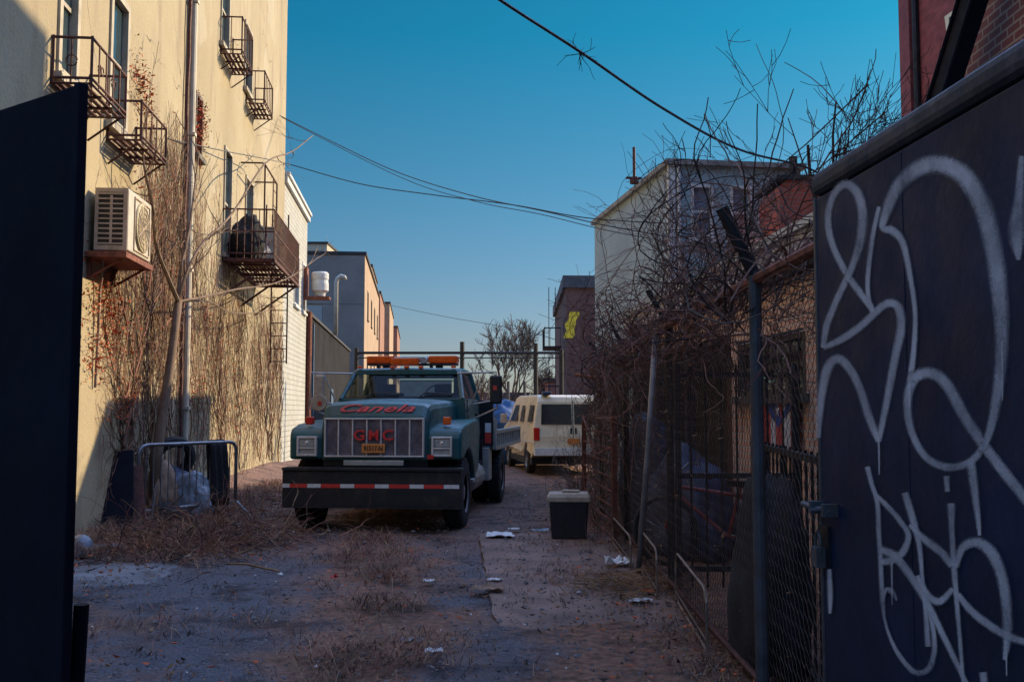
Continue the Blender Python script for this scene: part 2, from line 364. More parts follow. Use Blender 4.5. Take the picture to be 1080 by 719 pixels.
def lens(name, c, t=.45):
    m, nt, p, out = _nt(name)
    col = mixc(nt, noise_fac(nt, 18, 4), tuple(v*.75 for v in c), c)
    nt.links.new(col, p.inputs['Base Color']); p.inputs['Roughness'].default_value = .2; p.inputs['Coat Weight'].default_value = .5
    tl = N(nt, 'ShaderNodeBsdfTranslucent'); nt.links.new(col, tl.inputs[0])
    mx = N(nt, 'ShaderNodeMixShader'); mx.inputs[0].default_value = t
    nt.links.new(p.outputs[0], mx.inputs[1]); nt.links.new(tl.outputs[0], mx.inputs[2]); nt.links.new(mx.outputs[0], out.inputs[0])
    return m
m_amber = lens('amber lens', (.95,.20,.012)); m_redlens = lens('red lens', (.75,.04,.025), .3)
def ground_mat():
    m, nt, p, out = _nt('gravel and dirt')
    g = mixc(nt, noise_fac(nt, 55, 8, .3, .7), (.035,.038,.050), (.19,.195,.225))
    d = mixc(nt, noise_fac(nt, 14, 8, .3, .7), (.10,.055,.04), (.34,.19,.13))
    # worn wheel tracks of bluish gravel either side of a brown weedy strip
    tcx = N(nt, 'ShaderNodeTexCoord'); sxx = N(nt, 'ShaderNodeSeparateXYZ'); nt.links.new(tcx.outputs['Object'], sxx.inputs[0])
    off = N(nt, 'ShaderNodeMath', operation='MULTIPLY_ADD'); nt.links.new(sxx.outputs[1], off.inputs[0]); off.inputs[1].default_value = .12; off.inputs[2].default_value = .15
    sm = N(nt, 'ShaderNodeMath', operation='ADD'); nt.links.new(sxx.outputs[0], sm.inputs[0]); nt.links.new(off.outputs[0], sm.inputs[1])
    ab = N(nt, 'ShaderNodeMath', operation='ABSOLUTE'); nt.links.new(sm.outputs[0], ab.inputs[0])
    wob = N(nt, 'ShaderNodeMath', operation='MULTIPLY_ADD'); nt.links.new(noise_fac(nt, 1.1, 8, .2, .8, None, 'Object', .7), wob.inputs[0]); wob.inputs[1].default_value = 1.5; nt.links.new(ab.outputs[0], wob.inputs[2])
    st = N(nt, 'ShaderNodeMapRange', interpolation_type='SMOOTHSTEP'); st.inputs[1].default_value = 1.75; st.inputs[2].default_value = 1.0; nt.links.new(wob.outputs[0], st.inputs[0])
    patch = noise_fac(nt, .5, 9, .50, .66, None, 'Object', .68)
    rt = N(nt, 'ShaderNodeMath', operation='MULTIPLY_ADD'); nt.links.new(noise_fac(nt, 1.3, 9, .2, .8, None, 'Object', .7), rt.inputs[0]); rt.inputs[1].default_value = 1.3; nt.links.new(sxx.outputs[0], rt.inputs[2])
    rs = N(nt, 'ShaderNodeMapRange', interpolation_type='SMOOTHSTEP'); rs.inputs[1].default_value = .55; rs.inputs[2].default_value = 1.15; nt.links.new(rt.outputs[0], rs.inputs[0])
    mx0 = N(nt, 'ShaderNodeMath', operation='MAXIMUM'); nt.links.new(st.outputs[0], mx0.inputs[0]); nt.links.new(rs.outputs[0], mx0.inputs[1]); st = mx0
    mxm = N(nt, 'ShaderNodeMath', operation='MAXIMUM'); nt.links.new(st.outputs[0], mxm.inputs[0]); nt.links.new(patch, mxm.inputs[1])
    fary = N(nt, 'ShaderNodeMapRange'); fary.inputs[1].default_value = 9.5; fary.inputs[2].default_value = 13.5; fary.inputs[4].default_value = .8; nt.links.new(sxx.outputs[1], fary.inputs[0])
    mxm2 = N(nt, 'ShaderNodeMath', operation='MAXIMUM'); nt.links.new(mxm.outputs[0], mxm2.inputs[0]); nt.links.new(fary.outputs[0], mxm2.inputs[1])
    col = mixc(nt, mxm2.outputs[0], g, d)
    col = mixc(nt, noise_fac(nt, 1.5, 9, .50, .66, None, 'Object', .72), col, (.032,.026,.028))
    # bright grit flecks
    v = N(nt, 'ShaderNodeTexVoronoi'); v.inputs['Scale'].default_value = 26
    tc = N(nt, 'ShaderNodeTexCoord'); nt.links.new(tc.outputs['Object'], v.inputs['Vector'])
    mr = N(nt, 'ShaderNodeMapRange'); mr.inputs[1].default_value = .16; mr.inputs[2].default_value = .08
    nt.links.new(v.outputs['Distance'], mr.inputs[0])
    sel = noise_fac(nt, 9, 3, .58, .62); mu = N(nt, 'ShaderNodeMath', operation='MULTIPLY'); nt.links.new(mr.outputs[0], mu.inputs[0]); nt.links.new(sel, mu.inputs[1])
    col = mixc(nt, mu.outputs[0], col, (.22,.21,.22))
    nt.links.new(col, p.inputs['Base Color']); p.inputs['Roughness'].default_value = .95; p.inputs['Specular IOR Level'].default_value = .25
    mxh = N(nt, 'ShaderNodeMath', operation='MULTIPLY_ADD'); nt.links.new(noise_fac(nt, 70, 8, .2, .8), mxh.inputs[0]); mxh.inputs[1].default_value = .5; nt.links.new(noise_fac(nt, 9, 8, .2, .8), mxh.inputs[2])
    add_bump(nt, p, mxh.outputs[0], .8, .03); return m
m_ground = ground_mat()
def spray_mat():
    m, nt, p, out = _nt('white spray paint')
    uv = N(nt, 'ShaderNodeUVMap'); sx = N(nt, 'ShaderNodeSeparateXYZ'); nt.links.new(uv.outputs[0], sx.inputs[0])
    s = N(nt, 'ShaderNodeMath', operation='MULTIPLY_ADD'); nt.links.new(sx.outputs[0], s.inputs[0]); s.inputs[1].default_value = 2; s.inputs[2].default_value = -1
    ab = N(nt, 'ShaderNodeMath', operation='ABSOLUTE'); nt.links.new(s.outputs[0], ab.inputs[0])
    mr = N(nt, 'ShaderNodeMapRange', interpolation_type='SMOOTHSTEP'); mr.inputs[1].default_value = 1.0; mr.inputs[2].default_value = .40
    ed = N(nt, 'ShaderNodeMath', operation='MULTIPLY_ADD'); nt.links.new(noise_fac(nt, 260, 3, .3, .7), ed.inputs[0]); ed.inputs[1].default_value = .35; nt.links.new(ab.outputs[0], ed.inputs[2])
    nt.links.new(ed.outputs[0], mr.inputs[0])
    nf = noise_fac(nt, 5, 6, .3, .65); nm = N(nt, 'ShaderNodeMapRange'); nm.inputs[3].default_value = .30; nm.inputs[4].default_value = .95; nt.links.new(nf, nm.inputs[0])
    mu = N(nt, 'ShaderNodeMath', operation='MULTIPLY'); nt.links.new(mr.outputs[0], mu.inputs[0]); nt.links.new(nm.outputs[0], mu.inputs[1])
    gr = noise_fac(nt, 420, 2, .3, .6); gm = N(nt, 'ShaderNodeMapRange'); gm.inputs[3].default_value = .55; gm.inputs[4].default_value = 1; nt.links.new(gr, gm.inputs[0])
    mu2 = N(nt, 'ShaderNodeMath', operation='MULTIPLY'); nt.links.new(mu.outputs[0], mu2.inputs[0]); nt.links.new(gm.outputs[0], mu2.inputs[1])
    nt.links.new(mu2.outputs[0], p.inputs['Alpha'])
    p.inputs['Base Color'].default_value = (.56,.56,.62,1); p.inputs['Roughness'].default_value = .6; return m
m_spray = spray_mat()
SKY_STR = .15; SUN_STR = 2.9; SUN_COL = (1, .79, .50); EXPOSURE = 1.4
SKY_LOW, SKY_HIGH, SKY_ZEN_FILL = (.150,.165,.205), (.018,.205,.235), (2.15,2.05,2.25)  # zenith tint brightened overhead, out of view, as added fill for the shade
# ================================================================== SETTING
def ground():
    xs = [-400,-200,-100,-60,-35,-22,-14,-10] + [-8+.14*i for i in range(0, 93)] + [6,8,12,20,35,60,100,200,400]
    ys = [-60,-25,-10,-4,0] + [1+.16*i for i in range(0, 181)] + [32,35,40,48,60,80,110,160,260,420,700]
    xs = sorted(set(round(x,3) for x in xs)); ys = sorted(set(round(y,3) for y in ys))
    mb = MB()
    def hgt(x, y):
        k = max(0, min(1, (x+9)/2)) * max(0, min(1, (5.5-x)/2)) * max(0, min(1, (31-y)/4)) * max(0, min(1, y))
        h = .035*mnoise.noise(Vector((x*.55, y*.4, 0))) + .018*mnoise.noise(Vector((x*2.3, y*2.3, 3))) + .010*mnoise.noise(Vector((x*6, y*6, 7)))
        # gentle bank of rubbish soil along the cream wall
        d = (Vector((x, y, 0)) - WP0).dot(WN); u = (Vector((x, y, 0)) - WP0).dot(WD)
        b = max(0, 1-d/1.5) if d > -1 else 0
        h += .22*b*b*max(0, min(1, (u-5)/4))
        return h*k
    for y in ys:
        for x in xs: mb.v.append((x, y, hgt(x, y)))
    n = len(xs)
    for j in range(len(ys)-1):
        for i in range(n-1):
            a = j*n+i; mb.f.append((a, a+1, a+n+1, a+n)); mb.m.append(0)
    return tag(mb.build('ground', m_ground, smooth=True), kind='structure')
ground()
def sheet(name, mat, cx, cy, hx, hy, z, seed, warp=.25, rz=0):
    rnd = random.Random(seed); pts = []
    k = 64
    for i in range(k):
        a = 2*math.pi*i/k; c, s = math.cos(a), math.sin(a)
        e = 5; r = (abs(c)**e + abs(s)**e) ** (-1/e)
        q = 1 + warp*mnoise.noise(Vector((c*2.2+seed, s*2.2, seed)))+ warp*.4*mnoise.noise(Vector((c*7+seed, s*7, seed)))
        x, y = c*r*hx*q, s*r*hy*q
        pts.append((cx + x*math.cos(rz)-y*math.sin(rz), cy + x*math.sin(rz)+y*math.cos(rz)))
    mb = MB(); rings = (0, .3, .55, .75, .9, 1.05)
    mb.v = [(cx+(x-cx)*q, cy+(y-cy)*q, z - .09*max(0,q-.6)/.45 + .012*mnoise.noise(Vector((x*q*4,y*q*4,seed)))) for q in rings for x, y in pts]
    for r_ in range(len(rings)-1):
        for i in range(k): mb.f.append((r_*k+i, r_*k+(i+1)%k, (r_+1)*k+(i+1)%k, (r_+1)*k+i)); mb.m.append(0)
    return tag(mb.build(name, mat, bevel=0), kind='structure')
# concrete strip beside the fence (straight broken edge towards the truck)
def pad():
    L = []
    for i in range(40):
        y = 7.9 + i*(12.6-7.9)/39
        L.append((-.40 + (12.4-y)*.055 + .02*mnoise.noise(Vector((y*3,0,0))), y))
    E = []
    for i in range(46):      # broken near end
        t = i/45; x = 1.32 - t*(1.32-(-.40+4.5*.055+.02))
        E.append((x, 7.0+.75*t + .55*mnoise.noise(Vector((x*2.1,5,0))) + .2*mnoise.noise(Vector((x*7,9,0)))))
    mb = MB(); ny, nx = 60, 24
    for j in range(ny+1):
        y = 6.3 + j*(12.7-6.3)/ny
        for i in range(nx+1):
            xl = -.40 + (12.4-y)*.055 + .02*mnoise.noise(Vector((y*3,0,0)))
            if y < 7.9: xl += .05*(7.9-y) + .2*mnoise.noise(Vector((y*2.2,3,0)))*min(1,(7.9-y)*2)
            x = xl + (1.32-xl)*i/nx
            dip = max(0, min(1, (8.0+.5*mnoise.noise(Vector((x*1.8,y*1.2,5)))-y)/1.5))
            z = .036 - .085*dip + .008*mnoise.noise(Vector((x*1.2,y*1.2,1))) + .022*mnoise.noise(Vector((x*5,y*5,2)))*dip
            mb.v.append((x, y, z))
    w_ = nx+1
    for j in range(ny):
        for i in range(nx): a_ = j*w_+i; mb.f.append((a_,a_+1,a_+w_+1,a_+w_)); mb.m.append(0)
    o0 = len(mb.v)
    for j in range(ny+1): x,y,z = mb.v[j*w_]; mb.v.append((x,y,-.08))
    for j in range(ny): mb.f.append((j*w_, (j+1)*w_, o0+j+1, o0+j)); mb.m.append(0)
    tag(mb.build('concrete_path', m_concrete), kind='structure')
pad()
sheet('concrete_pavement', m_concrete2, -3.9, 9.75, .62, .75, .05, 3, .35, .1)

# ================================================================== LEFT: cream building
fmW = lambda u, d, z: (-d, u, z)
bld = empty('stucco_building', WP0, WTH, 'tall cream stucco building with dried vines and small iron balconies along the alley', 'building')
wins = []
def pxwin(xa, xb, z0, z1): 
    ua = wall_uz(xa, 230)[0]; ub = wall_uz(xb, 230)[0]; wins.append((ua, ub, z0, z1)); return ua, ub
def pxwin_top(xa, xb, z0, z1):
    ua = wall_uz(xa, 40)[0]; ub = wall_uz(xb, 40)[0]; wins.append((ua, ub, z0, z1)); return ua, ub
pxwin_top(60, 82, 5.22, 7.0); pxwin_top(115, 135, 5.22, 7.0)
pxwin(235, 243, 4.75, 6.95); pxwin(258, 266, 4.75, 6.95)
pxwin_top(232, 241, 8.85, 10.5); pxwin_top(258, 266, 8.85, 10.4)
ws = wall_uz(209, 120)[0]; wins.append((ws-.28, ws+.28, 6.1, 7.2))
U1 = wall_uz(297, 400)[0]
mb = MB()
facade(mb, fmW, -9.5, U1, -.3, 14.6, wins, .12)
mb.quad((0,U1,-.3), (-8,U1,-.3), (-8,U1,14.6), (0,U1,14.6)); mb.quad((0,-9.5,-.3), (-8,-9.5,-.3), (-8,-9.5,14.6), (0,-9.5,14.6))
mb.quad((-8,-9.5,-.3), (-8,U1,-.3), (-8,U1,14.6), (-8,-9.5,14.6))
mb.build('wall', m_stucco, bld)
mb = MB(); mb.box(-8.1, .12, -9.6, U1+.05, 14.603, 14.85); mb.box(-8.1,.2,-9.6,U1+.08,14.853,15.0); mb.build('roof', m_trim, bld)
for w in wins[:6]:
    window(bld, fmW, *w, m_cream_paint, m_pane_blue, .11, .09 if w[0] < 3 else .06, True, m_cream_paint)
window(bld, fmW, *wins[6], m_frame_dark, m_pane, .11, .07, True, m_frame_dark)
# downpipe + dark cable run beside it
ud = wall_uz(192, 300)[0]
mb = MB(); mb.tube([(.10,ud,.35),(.10,ud,14.5)], .055, 10)
for z in (1.6,3.9,6.2,8.5,10.8): mb.box(-.01,.17,ud-.07,ud+.07,z,z+.05)
mb.tube([(.10,ud,.36),(.12,ud+.02,.2),(.2,ud+.03,.1)], .055, 10)
mb.build('downpipe', m_pipe_white, bld, smooth=False)
mb = MB(); rnd = random.Random(2)
mb.tube([(.05+.02*rnd.random(), ud-.17+.03*rnd.uniform(-1,1), .3+i*.45) for i in range(32)], .03, 6); 
mb.build('cable_run', m_rust, bld)

def lbox(mb, a, b, w):  # square bar between two points
    mb.tube([a, b], w*.7, 4)
def guard(px0, z0, length, dep, hgt, label, scrolls=True, slats=True):
    u0 = px0
    r = empty('iron_balcony', wall_w(u0, 0, z0), WTH, label, 'balcony', 'iron window balconies on the cream wall')
    mb = MB(); b = .022
    # platform frame and slats
    lbox(mb,(0,0,0),(dep,0,0),b); lbox(mb,(dep,0,0),(dep,length,0),b); lbox(mb,(0,length,0),(dep,length,0),b); lbox(mb,(.02,0,0),(.02,length,0),b)
    k = int(dep/.075)
    for i in range(1, k): mb.box(i*dep/k-.022, i*dep/k+.022, .02, length-.02, -.006, .012)
    for y in (length*.33, length*.66): mb.box(.02, dep-.02, y-.02, y+.02, -.035, -.008)
    mb.build('platform', m_rust, r)
    mb = MB()
    for z in (hgt, hgt*.12):
        mb.tube([(0,0,z),(dep,0,z),(dep,length,z),(0,length,z)], .016, 6)
    ps = [(0.02,0),(dep,0),(dep,length),(0.02,length)]
    for (x,y) in ps: mb.tube([(x,y,0),(x,y,hgt+.02)], .016, 5)
    n = max(3, int(length/.24))
    for i in range(1, n): mb.tube([(dep,length*i/n,0),(dep,length*i/n,hgt)], .009, 4)
    mb.tube([(dep*.5,0,0),(dep*.5,0,hgt)], .009, 4); mb.tube([(dep*.5,length,0),(dep*.5,length,hgt)], .009, 4)
    if scrolls:
        for yy in (length*.25, length*.62):
            for s in (-1,1):
                mb.tube([(dep, yy+s*(.05+.045*math.cos(t*.5)), hgt*.5+.05*math.sin(t*.5)) for t in range(13)], .008, 4)
        mb.tube([(dep*.5+.06*math.cos(t*.5), 0, hgt*.5+.06*math.sin(t*.5)) for t in range(13)], .008, 4)
    mb.build('railing', m_rust, r)
    for y in (.05, length-.05):
        mb = MB(); mb.tube([(dep*.9,y,-.02),(0.01,y,-.30)], .014, 5); mb.build('bracket', m_rust, r)
    return r
ua = wall_uz(53, 88)[0]; guard(ua, 5.06, 1.25, .42, .50, 'rust brown scrolled iron balcony nearest the dark gate leaf, at the tall window', True)
ua = wall_uz(112, 150)[0]; guard(ua, 4.98, 1.25, .42, .50, 'rust brown iron balcony directly above and beside the air conditioner', False)
ua = wall_uz(232, 60)[0]; guard(ua, 8.62, 1.25, .42, .75, 'small iron balcony high on the cream wall, the upper one closer to the downpipe', False)
ua = wall_uz(259, 100)[0]; guard(ua, 8.55, 1.25, .42, .75, 'small iron balcony high on the cream wall, the one nearer the corner of the building', False)

# large fire escape balcony
ua, za = wall_uz(234, 272); L = 4.3; DP = 1.02
fe = empty('fire_escape', wall_w(ua, 0, za), WTH, 'large rusty fire escape balcony with ladder holding a white box and dark bags', 'fire escape')
mb = MB()
for p, q in (((0,0,0),(DP,0,0)), ((DP,0,0),(DP,L,0)), ((0,L,0),(DP,L,0)), ((.03,0,0),(.03,L,0))): mb.box(min(p[0],q[0])-.025, max(p[0],q[0])+.025, min(p[1],q[1])-.025, max(p[1],q[1])+.025, -.06, .0)
for i in range(1, 13): mb.box(i*DP/13-.02, i*DP/13+.02, .03, L-.03, .003, .018)
for i in range(1, 6): mb.box(.03, DP-.03, i*L/6-.02, i*L/6+.02, -.045, -.01)
mb.build('platform', m_rust, fe)
mb = MB(); hh = 1.0
for z in (hh, .55, .1): mb.tube([(0,0,z),(DP,0,z),(DP,L,z),(0,L,z)], .018, 5)
for i in range(0, 30): mb.tube([(DP,L*i/29,0),(DP,L*i/29,hh)], .010, 4)
for i in range(1, 7): mb.tube([(DP*i/7,0,0),(DP*i/7,0,hh)], .010, 4); mb.tube([(DP*i/7,L,0),(DP*i/7,L,hh)], .010, 4)
mb.build('railing', m_rust, fe)
for y in (.1, L*.5, L-.1):
    mb = MB(); mb.tube([(DP-.05,y,-.04),(0.01,y,-.75)], .025, 5); mb.tube([(DP-.05,y,-.06),(0.01,y,-.06)], .02, 5); mb.build('bracket', m_rust, fe)
# drop ladder below, gooseneck ladder above
mb = MB()
for dx in (.62, .98): mb.tube([(dx,L*.60,-2.0),(dx,L*.60,1.4)], .018, 5)
for i in range(8): mb.tube([(.62,L*.60,-1.95+i*.29),(.98,L*.60,-1.95+i*.29)], .012, 4)
mb.build('drop_ladder', m_rust, fe)
mb = MB()
for dy in (L*.42, L*.86): mb.tube([(.55,dy,0),(.55,dy,2.35),(.5,dy,2.4),(.02,dy,2.4)], .02, 5)
mb.tube([(.55,L*.42,2.36),(.55,L*.86,2.36)], .02, 5)
for i in range(6): mb.tube([(.55,L*.72,.3+i*.36),(.55,L*.86,.3+i*.36)], .01, 4)
mb.tube([(.55,L*.72,0),(.55,L*.72,2.36)], .015, 4)
mb.build('upper_ladder', m_rust, fe)
bx = empty('storage_box', wall_w(ua+1.55, .5, za+.02), WTH, 'white metal box standing on the large fire escape', 'box')
mb = MB(); mb.box(-.3,.36,-.28,.55,.0,.82); mb.build('casing', m_acfront, bx, bevel=.02)
mb = MB(); mb.box(-.32,.38,-.30,.57,.823,.86); mb.build('lid', m_acside, bx, bevel=.008)
def lump(name, mat, loc, sc, seed, amp=.25, freq=1.6, rz=0, sub=4, label=None, cat=None, parent=None, ridge=False):
    bm = bmesh.new(); bmesh.ops.create_icosphere(bm, subdivisions=sub, radius=1)
    for v in bm.verts:
        n = mnoise.noise(v.co*freq + Vector((seed,seed*.7,0))); n2 = mnoise.noise(v.co*freq*3.1 + Vector((0,seed,seed)))
        if ridge: n2 = .5-abs(n2)*1.6
        v.co *= 1 + amp*n + amp*.45*n2
        v.co = Vector((v.co.x*sc[0], v.co.y*sc[1], v.co.z*sc[2]))
        if v.co.z < -sc[2]*.55: v.co.z = -sc[2]*.55
    me = bpy.data.meshes.new(name); bm.to_mesh(me); bm.free(); me.materials.append(mat)
    me.polygons.foreach_set('use_smooth', [True]*len(me.polygons))
    o = bpy.data.objects.new(name, me); COL.objects.link(o); o.location = Vector(loc) + Vector((0,0,sc[2]*.55)); o.rotation_euler.z = rz
    if parent: o.parent = parent
    return tag(o, label, cat)
lump('rubbish_bag', m_cloth, wall_w(ua+.45, .42, za+.02), (.34,.36,.58), 5, .3, 1.5, WTH, label='black bag piled upright on the large fire escape', cat='bag')
lump('rubbish_bag', m_navytarp, wall_w(ua+.95, .55, za+.02), (.25,.26,.36), 9, .3, 1.5, WTH, label='smaller dark blue bag on the fire escape between black bag and white box', cat='bag')
mb = MB(); mb.tube([(0,0,.0),(.06,.55,.55),(.1,.9,.62)], .02, 5); mb.tube([(.0,.2,0),(.02,.25,1.25)], .015, 5)
o = mb.build('broom_handle', m_rust); o.location = wall_w(ua+.6, .72, za+.02); o.rotation_euler.z = WTH
tag(o, 'thin bent poles sticking out of the bags on the fire escape', 'pole')

# air conditioner on its shelf
ua2, za2 = wall_uz(92.5, 266)
ac = empty('air_conditioner', wall_w(ua2, 0, za2), WTH, 'beige and white air conditioner condenser on a wall shelf', 'air conditioner')
AW, AD, AH = 1.02, .40, .78
mb = MB(); mb.box(.06, AD+.06, 0, AW, .03, AH); mb.build('casing', m_acfront, ac, bevel=.02)
mb = MB()   # louvred end (towards the gate)
mb.box(.07,.11,-.012,-.002,.08,AH-.05); mb.box(.40,.45,-.012,-.002,.08,AH-.05); mb.box(.245,.275,-.012,-.002,.12,AH-.09)
for i in range(11): z = .10+i*.06; mb.box(.111,.399,-.014,-.002,z,z+.018)
mb.box(.07,.45,-.012,-.002,.03,.08); mb.box(.07,.45,-.012,-.002,AH-.05,AH-.002)
mb.build('end_grille', m_acside, ac)
mb = MB(); mb.box(.112,.398,-.0018,-.0005,.09,AH-.06); mb.build('vent_opening', m_ink, ac)
mb = MB(); mb.lathe([(0,.0),(.02,.06),(.025,.2),(.028,.29),(.022,.31),(0,.315)], (AD+.062, AW*.56, .03+AH*.47), 'x', 40)
mb.build('fan_cover', m_acfan, ac, smooth=True)
mb = MB()
for r in (.08,.14,.2,.26): mb.tube([(AD+.095, AW*.56+r*math.cos(t*.2618), .03+AH*.47+r*math.sin(t*.2618)) for t in range(25)], .005, 4)
for t in range(12): a=t*.5236; mb.tube([(AD+.095,AW*.56,.03+AH*.47),(AD+.095,AW*.56+.29*math.cos(a),.03+AH*.47+.29*math.sin(a))], .004, 4)
mb.box(AD+.063,AD+.075,AW*.56-.33,AW*.56+.33,.07,.09); mb.box(AD+.063,AD+.075,AW*.56-.33,AW*.56+.33,.71,.73); mb.box(AD+.063,AD+.075,AW*.56-.345,AW*.56-.33,.07,.73); mb.box(AD+.063,AD+.075,AW*.56+.33,AW*.56+.345,.07,.73)
mb.build('fan_guard', m_acside, ac)
mb = MB(); mb.box(-.0,AD+.08,-.12,AW+.05,-.07,.0); 
for y in (-.02, AW-.1): mb.box(.0,.05,y,y+.05,-.3,-.07); mb.tube([(AD,y+.025,-.07),(.02,y+.025,-.3)], .02, 4)
mb.build('shelf', m_rail_rust, ac, bevel=.006)
mb = MB(); mb.tube([(.1,.25,-.05),(.09,.27,-.25),(.06,.3,-.4),(.05,.32,-.9),(.03,.33,-1.6)], .018, 6); mb.build('hose', m_pale_pipe, ac)

# ================================================================== white brick building
U2 = wall_uz(322.5, 400)[0]
wb = empty('white_brick_building', wall_w(U1+.06, -.02, 0), WTH, 'white painted brick building with plain cornice, just past the cream wall', 'building')
LW = U2-U1-.06; ZW = 8.35
mb = MB(); ops = [(LW*.42, LW*.62, 5.0, 6.7), (LW*.78, LW*.93, 5.0, 6.7)]
facade(mb, fmW, 0, LW, -.3, ZW, ops, .15); mb.box(-8, -.16, 0, LW, -.3, ZW-.01); mb.quad((0,LW,-.3),(-.16,LW,-.3),(-.16,LW,ZW),(0,LW,ZW)); mb.quad((0,0,-.3),(-.16,0,-.3),(-.16,0,ZW),(0,0,ZW))
mb.build('wall', m_white_brick, wb)
for w in ops: window(wb, fmW, *w, m_trim, m_pane, .14, .07)
mb = MB(); mb.box(-8.1,.10,-.02,LW+.06,ZW+.003,ZW+.20); mb.box(-8.1,.16,-.02,LW+.08,ZW+.203,ZW+.30); mb.build('roof', m_trim, wb)
# round vent on the far end
vp = wall_w(U2-1.0, .55, 5.55)
vt = empty('exhaust_vent', vp, WTH, 'white round exhaust vent on a bracket at the end of the white brick wall', 'vent')
mb = MB(); mb.lathe([(0,.0),(0,.18),(.12,.2),(.2,.30),(.42,.30),(.55,.28),(.62,.30),(.80,.30),(.85,.25),(.85,0)], (0,0,0), 'z', 20); mb.build('hood', m_trim, vt, smooth=False)
mb = MB(); mb.box(-.6,.35,-.3,.3,-.1,-.02); mb.box(-.6,-.42,-.3,.3,-.02,1.0); mb.build('bracket', m_rail_rust, vt)

# dark one storey range beyond
U3 = U2 + 25
dk = empty('dark_warehouse', wall_w(U2+.08, -.1, 0), WTH, 'long dark one storey corrugated warehouse behind the truck', 'building')
LD = U3-U2; ZD = 5.15
mb = MB(); mb.box(-8, 0, 0, LD, -.3, ZD); mb.build('wall', m_dark_wall, dk)
mb = MB(); mb.box(-8.05,.07,-.02,LD+.1,ZD+.003,ZD+.12); mb.build('roof', m_roof_dark, dk)
m_bd = M('dusty blue steel door', (.05,.10,.16), .6)
mb = MB(); mb.box(.003,.06,3.0,3.2,0,ZD-.2); mb.build('downpipe', m_bd, dk)
mb = MB(); mb.box(.003,.05,11.5,12.6,0,2.6); mb.build('door', m_bd, dk)
mb = MB(); mb.tube([(.15,.3,0),(.15,.3,ZD)], .12, 8); mb.build('downpipe', m_rail_rust, dk)
# white hooked vent pipe on its roof
pb = at(354, 346, 47)
hp = MB(); hp.tube([(0,0,-.6),(0,0,1.9),(.06,0,2.1),(.22,0,2.22),(.38,0,2.16),(.42,0,2.05)], .1, 10)
o = hp.build('vent_pipe', m_pipe_white, smooth=True); o.location = (pb.x, pb.y, ZD+.6); tag(o, 'white hooked vent pipe standing on the dark warehouse roof', 'pipe')

# tan row behind
def blockb(name, label, wmat, x0, x1, y0, y1, z1, rz=0, roofm=m_roof_dark, wins_px=(), wins_front=(), org=None, extra=None):
    r = empty(name, org if org else (x1, y0, 0), rz, label, 'building')
    w = x0-x1; l = y1-y0
    mb = MB()
    facade(mb, lambda u,d,z: (-d,u,z), 0, l, -.3, z1, list(wins_px), .15)      # face to the alley (+X)
    facade(mb, lambda u,d,z: (u,d,z), w, 0, -.3, z1, list(wins_front), .15)    # face to the camera
    mb.quad((w,0,-.3),(w,l,-.3),(w,l,z1),(w,0,z1)); mb.quad((w,l,-.3),(0,l,-.3),(0,l,z1),(w,l,z1))
    mb.build('wall', wmat, r)
    mb = MB(); mb.box(w-.1,.1,-.1,l+.1,z1+.003,z1+.2); mb.build('roof', roofm, r)
    for o_ in wins_px: window(r, lambda u,d,z: (-d,u,z), *o_, m_frame_dark, m_pane, .14, .08)
    for o_ in wins_front: window(r, lambda u,d,z: (u,d,z), *o_, m_frame_dark, m_pane, .14, .08)
    return r
yA = 62.0; pA = at(385, 269, yA)
pw = at(322, 269, yA)
rA = blockb('tan_building', 'boxy building with shaded grey end and sunlit tan side, the largest beyond the warehouse', m_tan, pw.x-6, pA.x, yA, yA+24, pA.z, WTH,
    wins_px=[(3.5+i*5.5, 4.8+i*5.5, z, z+1.9) for i in range(4) for z in (3.2, 7.6)], wins_front=[(-3.6,-2.2,5.9,8.0)])
mb = MB(); mb.box(pw.x-6-pA.x, -2.6, -.04, -.003, .5, pA.z-3.2); mb.build('panel', m_palegrey, rA)  # grey sheets put the end wall's shade into colour over the tan
mb = MB(); mb.box(pw.x-6-pA.x, -.02, -.06, -.042, pA.z-3.1, pA.z-.05); mb.build('upper_shade', m_greywall, rA)
mb = MB(); mb.box(-2.58, -.02, -.05, -.003, .5, pA.z-3.12); mb.build('corner_shade', m_greywall, rA)
def row(px, py, Y, ln, mat, label, hook=False):
    p = at(px, py, Y)
    return blockb('row_house', label, mat, p.x-9, p.x, Y, Y+ln, p.z, WTH, wins_px=[(2+i*4.2, 3.3+i*4.2, z, z+1.8) for i in range(int(ln/4.4)) for z in (2.5, 5.8)])
row(392, 281, 86.2, 12, m_tan, 'tan row house right behind the boxy tan building, with flat roof')
row(401, 309, 100, 14, m_tan2, 'terracotta row house in the sunlit row beyond the warehouse')
row(411, 320, 116, 20, m_tan, 'pale tan row house farther along the sunlit row')
row(419, 345, 140, 24, m_tan2, 'last and lowest house of the sunlit row in the distance')
pq = at(345, 256, 80)
rB = blockb('cream_building', 'cream block peeping above the boxy tan building roof', M('pale cream render', (.5,.42,.3), .9, var=.1, scale=.6), pq.x-8, pq.x, 92, 100, 1.58+177*92/1050, 0, wins_front=[(-2.1,-1.2,13.9,15.0)], org=(at(345,256,92).x, 92, 0))

